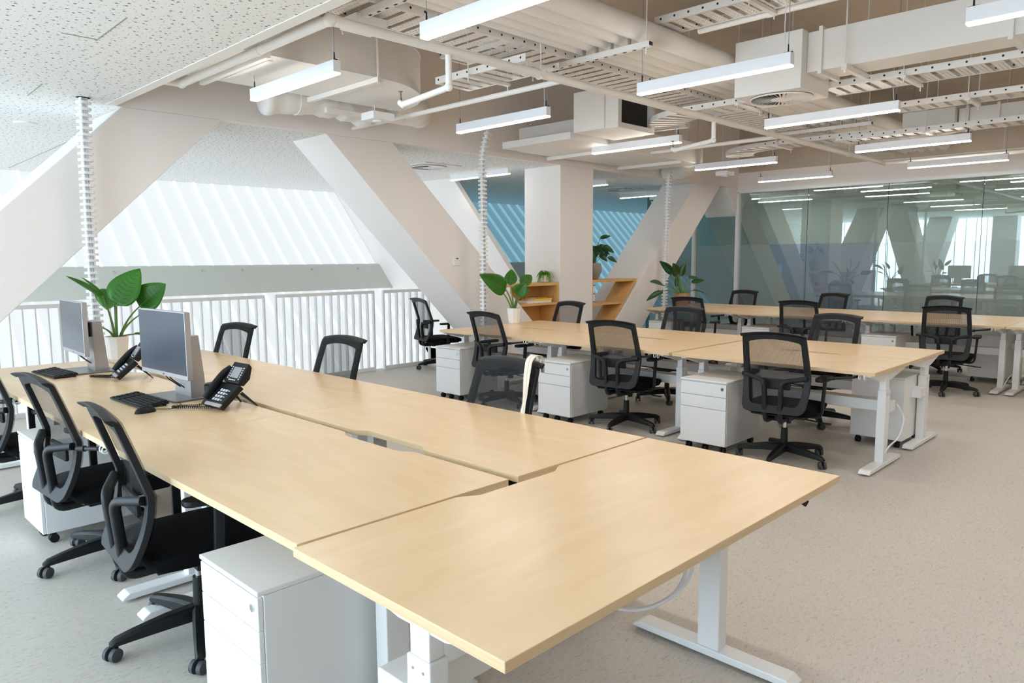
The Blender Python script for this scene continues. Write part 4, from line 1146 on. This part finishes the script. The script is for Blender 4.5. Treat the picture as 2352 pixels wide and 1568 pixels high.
o = (6.3, 2.6, 3.03)
t = thing('rectangular_duct', 'large white rectangular duct running to the right from the nearer plenum box', 'duct', o, 0, 'white rectangular ducts')
rel_box(MB(), o, 6.13, 6.47, -5, 2.628, 3.03, 3.345).build('duct_run', WHITE, parent=t, bevel=.003)
for y in (2.50, 1.2): rel_box(MB(), o, 6.105, 6.495, y, y+.03, 3.0, 3.37).build('flange', SVC, parent=t)
rel_box(MB(), o, 6.05, 6.55, 2.28, 2.32, 2.985, 3.028).build('support_channel', SVC, parent=t)
for x in (6.07, 6.53): MB().cyl((x-o[0], 2.30-o[1], -.07), (x-o[0], 2.30-o[1], ZS-o[2]), .006, n=8).build('threaded_rod', SVC, parent=t)
o = (9.9, 2.38, 3.0)
t = thing('rectangular_duct', 'white rectangular duct at the right edge, behind the lower tray', 'duct', o, 0, 'white rectangular ducts')
rel_box(MB(), o, 9.72, 10.05, -5, 2.385, 3.01, 3.20).build('duct_run', WHITE, parent=t, bevel=.003)
for y in (2.28, 1.98): rel_box(MB(), o, 9.69, 10.08, y, y+.03, 2.99, 3.22).build('flange', SVC, parent=t)
# round ended duct at left
o = (3.2, 5.6, 3.0)
t = thing('rounded_duct', 'big white duct with a rounded end at upper left', 'duct', o)
poly = [(2.23, 6.1), (2.23, 5.10), (3.62, 5.10)] + [(3.62+.97*math.sin(R(a)), 6.1-1.0*math.cos(R(a))) for a in range(6, 91, 6)]
MB().prism([(x-o[0], y-o[1], 0) for x, y in poly], (0, 0, .36)).build('duct_run', SVC, parent=t, smooth=True, ang=30)
m = MB()
for z in (-.001, .352): m.prism([(x-o[0]+(x-3.3)*.006, y-o[1]-.004, z) for x, y in poly], (0, 0, .010))
m.build('seam', SVC, parent=t)
m = rel_box(MB(), o, 3.60, 3.64, 5.05, 6.15, 2.955, 2.996); m.cyl((3.62-o[0], 5.07-o[1], -.05), (3.62-o[0], 5.07-o[1], ZS-o[2]), .012, n=8); m.cyl((3.62-o[0], 6.13-o[1], -.05), (3.62-o[0], 6.13-o[1], ZS-o[2]), .006, n=8)
m.build('duct_hanger', SVC, parent=t)
m = rel_box(MB(), o, 2.62, 2.66, 5.02, 6.15, 2.955, 2.996); m.cyl((2.64-o[0], 5.04-o[1], -.05), (2.64-o[0], 5.04-o[1], ZS-o[2]), .006, n=8)
m.build('duct_hanger', SVC, parent=t)
def flex(label, path, r, seedv):
    t = thing('flexible_duct', label, 'duct', path[0], 0, 'wrapped flexible ducts'); o = Vector(path[0]); rr = random.Random(seedv)
    pp = fillet([Vector(p)-o for p in path], .25, 8); pts = []
    for a, b in zip(pp[:-1], pp[1:]):
        n = max(1, int((b-a).length/.03))
        for k in range(n): pts.append(a.lerp(b, k/n))
    pts.append(pp[-1])
    rad = [r*(1+.05*math.sin(i*.9)+.05*rr.uniform(-1, 1)) for i in range(len(pts))]
    MB().tube(pts, rad, 20).build('wrapped_sleeve', SVC, parent=t, smooth=True, ang=70)
    m = MB()
    for f in (.3, .7): 
        i = int(len(pts)*f); d = (pts[i+1]-pts[i]).normalized(); m.cyl(pts[i]-d*.012, pts[i]+d*.012, r*1.06, n=20)
    m.build('tape_band', WHITE, parent=t, smooth=True)
    for f in (.2, .8):
        i = int(len(pts)*f); p = pts[i]; MB().cyl((p.x, p.y, p.z), (p.x, p.y, ZS-o.z), .005, n=6).build('strap_hanger', SVC, parent=t)
flex('crumpled white flexible duct below the round ended duct', [P(600, 225, Y=6.45), P(690, 225, Y=6.40), P(790, 240, Y=6.40), P(840, 262, Y=6.45)], .145, 1)
flex('white flexible duct elbow right of the hanging sensor box at upper left', [P(905, 235, Y=6.35), P(950, 245, Y=6.35), P(962, 262, Y=6.6), P(962, 268, Y=6.84)], .14, 2)
flex('white flexible duct elbow beside the far cable spine', [(9.9, 6.0, 3.02), (10.35, 6.25, 2.98), (10.6, 6.6, 2.95), (10.62, 6.84, 2.93)], .15, 3)
# fan coil with the black opening
o = (6.7, 4.95, 2.9)
t = thing('fan_coil_unit', 'white fan coil box with a black open end above the pendant lamps', 'air unit', o)
rel_box(MB(), o, 6.40, 7.15, 4.91, 5.33, 2.905, 3.33).build('casing', WHITE, parent=t, bevel=.003)
m = rel_box(MB(), o, 6.42, 7.10, 4.74, 4.91, 2.90, 2.955); rel_box(m, o, 6.42, 7.10, 4.74, 4.91, 3.28, 3.335); rel_box(m, o, 6.42, 6.48, 4.74, 4.91, 2.955, 3.28); rel_box(m, o, 7.04, 7.10, 4.74, 4.91, 2.955, 3.28)
m.build('collar', SVC, parent=t, bevel=.002)
rel_box(MB(), o, 6.48, 7.04, 4.80, 4.909, 2.955, 3.28).build('opening', DARK, parent=t)
o = (8.0, 6.3, 2.87)
t = thing('rectangular_duct', 'broad low white duct below and behind the fan coil box', 'duct', o, 0, 'white rectangular ducts')
rel_box(MB(), o, 7.0, 9.9, 5.75, 6.75, 2.90, 3.20).build('duct_run', SVC, parent=t, bevel=.01)
rel_box(MB(), o, 6.55, 7.3, 5.5, 6.6, 2.88, 2.96).build('drip_tray', SVC, parent=t, bevel=.003)
for x in (7.6, 9.2): rel_box(MB(), o, x, x+.04, 5.7, 6.8, 2.855, 2.898).build('support_channel', SVC, parent=t)
# strut channels and sensor boxes
a = P(505, 182, z=2.99); b = P(612, 138, z=2.99)
tag(MB().box(a.x, a.x+.045, b.y, a.y, 2.985, 3.03).build('strut_channel', SVC), 'white strut channel hanging under the round ended duct at far left', 'channel')
a = P(803, 238, z=2.93)
tag(MB().box(a.x-.02, a.x+1.05, 6.18, 6.22, 2.90, 2.945).build('strut_channel', SVC), 'white strut channel under the rounded duct end', 'channel')
def sensor(label, c, cat='sensor'):
    t = thing('sensor_box', label, cat, c, 0, 'hanging sensor boxes')
    MB().box(-.12, .12, -.10, .10, 0, .07).build('box', WMETAL, parent=t, bevel=.003)
    MB().cyl((0, 0, -.012), (0, 0, 0), .045, .05, n=24).build('detector', WHITE, parent=t, smooth=True)
    MB().cyl((0, .05, .07), (0, .05, ZS-c[2]), .004, n=6).build('drop_wire', CABLEW, parent=t)
sensor('white sensor box hanging under the rounded duct end', P(868, 278, Y=5.9))
sensor('white sensor box fixed under the sprinkler main near its elbow', (P(835, 75, Y=4.25).x, 4.25, 3.04))
sensor('small white sensor box near the far flexible elbow', P(1665, 404, Y=5.9))
sensor('white sensor box between the far sprinkler branch and the trays', P(1850, 330, Y=4.6))
# soffit diffusers
for c, l in ((P(985, 381, z=ZC), 'square soffit air diffuser left of the surface lamp, by the second diagonal'), (P(1423, 434, z=ZC), 'round soffit air diffuser right of the column')):
    t = thing('soffit_diffuser', l, 'air outlet', c, 0, 'soffit air diffusers')
    MB().box(-.33, .33, -.33, .33, -.012, 0).build('frame', WHITE, parent=t, bevel=.003)
    diffuser(t, 0, 0, -.014, .25)
# cable spines
def spine(label, x, y, z0, z1, bend=None):
    t = thing('cable_spine', label, 'cable spine', (x, y, z0), 0, 'white vertebrae cable spines')
    rr = random.Random(int(x*10)); n = int((z1-z0)/.050); m = MB(); pts = []
    for k in range(n+1):
        u = k/n; z = u*(z1-z0); dx = .012*math.sin(u*5+x); dy = .01*math.sin(u*4)
        if bend and u > .86: dy -= bend*((u-.86)/.14)**2
        pts.append((dx, dy, z))
        T = Matrix.Translation((dx, dy, z)) @ Matrix.Rotation(.3*u, 4, 'Z')
        m.prism([T @ Vector((px, py, 0)) for px, py in rrect(.105, .088, .03)], (0, 0, .021))
        for s in (-1, 1): m.box(s*.022-.006, s*.022+.006, -.016, .016, .020, .051, T=T)
    m.build('vertebra_chain', WMETAL, parent=t)
    MB().tube(pts, .011, 8).build('cable_core', CABLEW, parent=t, smooth=True)
    MB().cyl((0, 0, -.0), (0, 0, .012), .10, n=28).build('floor_plate', WMETAL, parent=t)
spine('white cable spine rising beside the first diagonal at left, to the perforated soffit', 1.915, 6.75, 0, ZC)
spine('white cable spine in the middle, in front of the second diagonal', 6.29, 6.68, 0, 3.02, .10)
spine('white cable spine at right in front of the third diagonal', 10.46, 6.72, 0, 2.92, .05)

for x, y, l in ((14.9, 7.9, 'near the corner mullion'), (15.9, 7.2, 'added to brighten the blue wall'), (14.8, 4.6, 'left of three added for light'), (14.8, 2.2, 'middle of three added for light'), (14.8, -.6, 'right of three added for light')):  # all but the mullion lamp are added to brighten the meeting room
    soffit_lamp('surface lamp in the meeting room behind the glass, ' + l, x, y-.6, y+.6, LAMP, 'meeting room lamps')
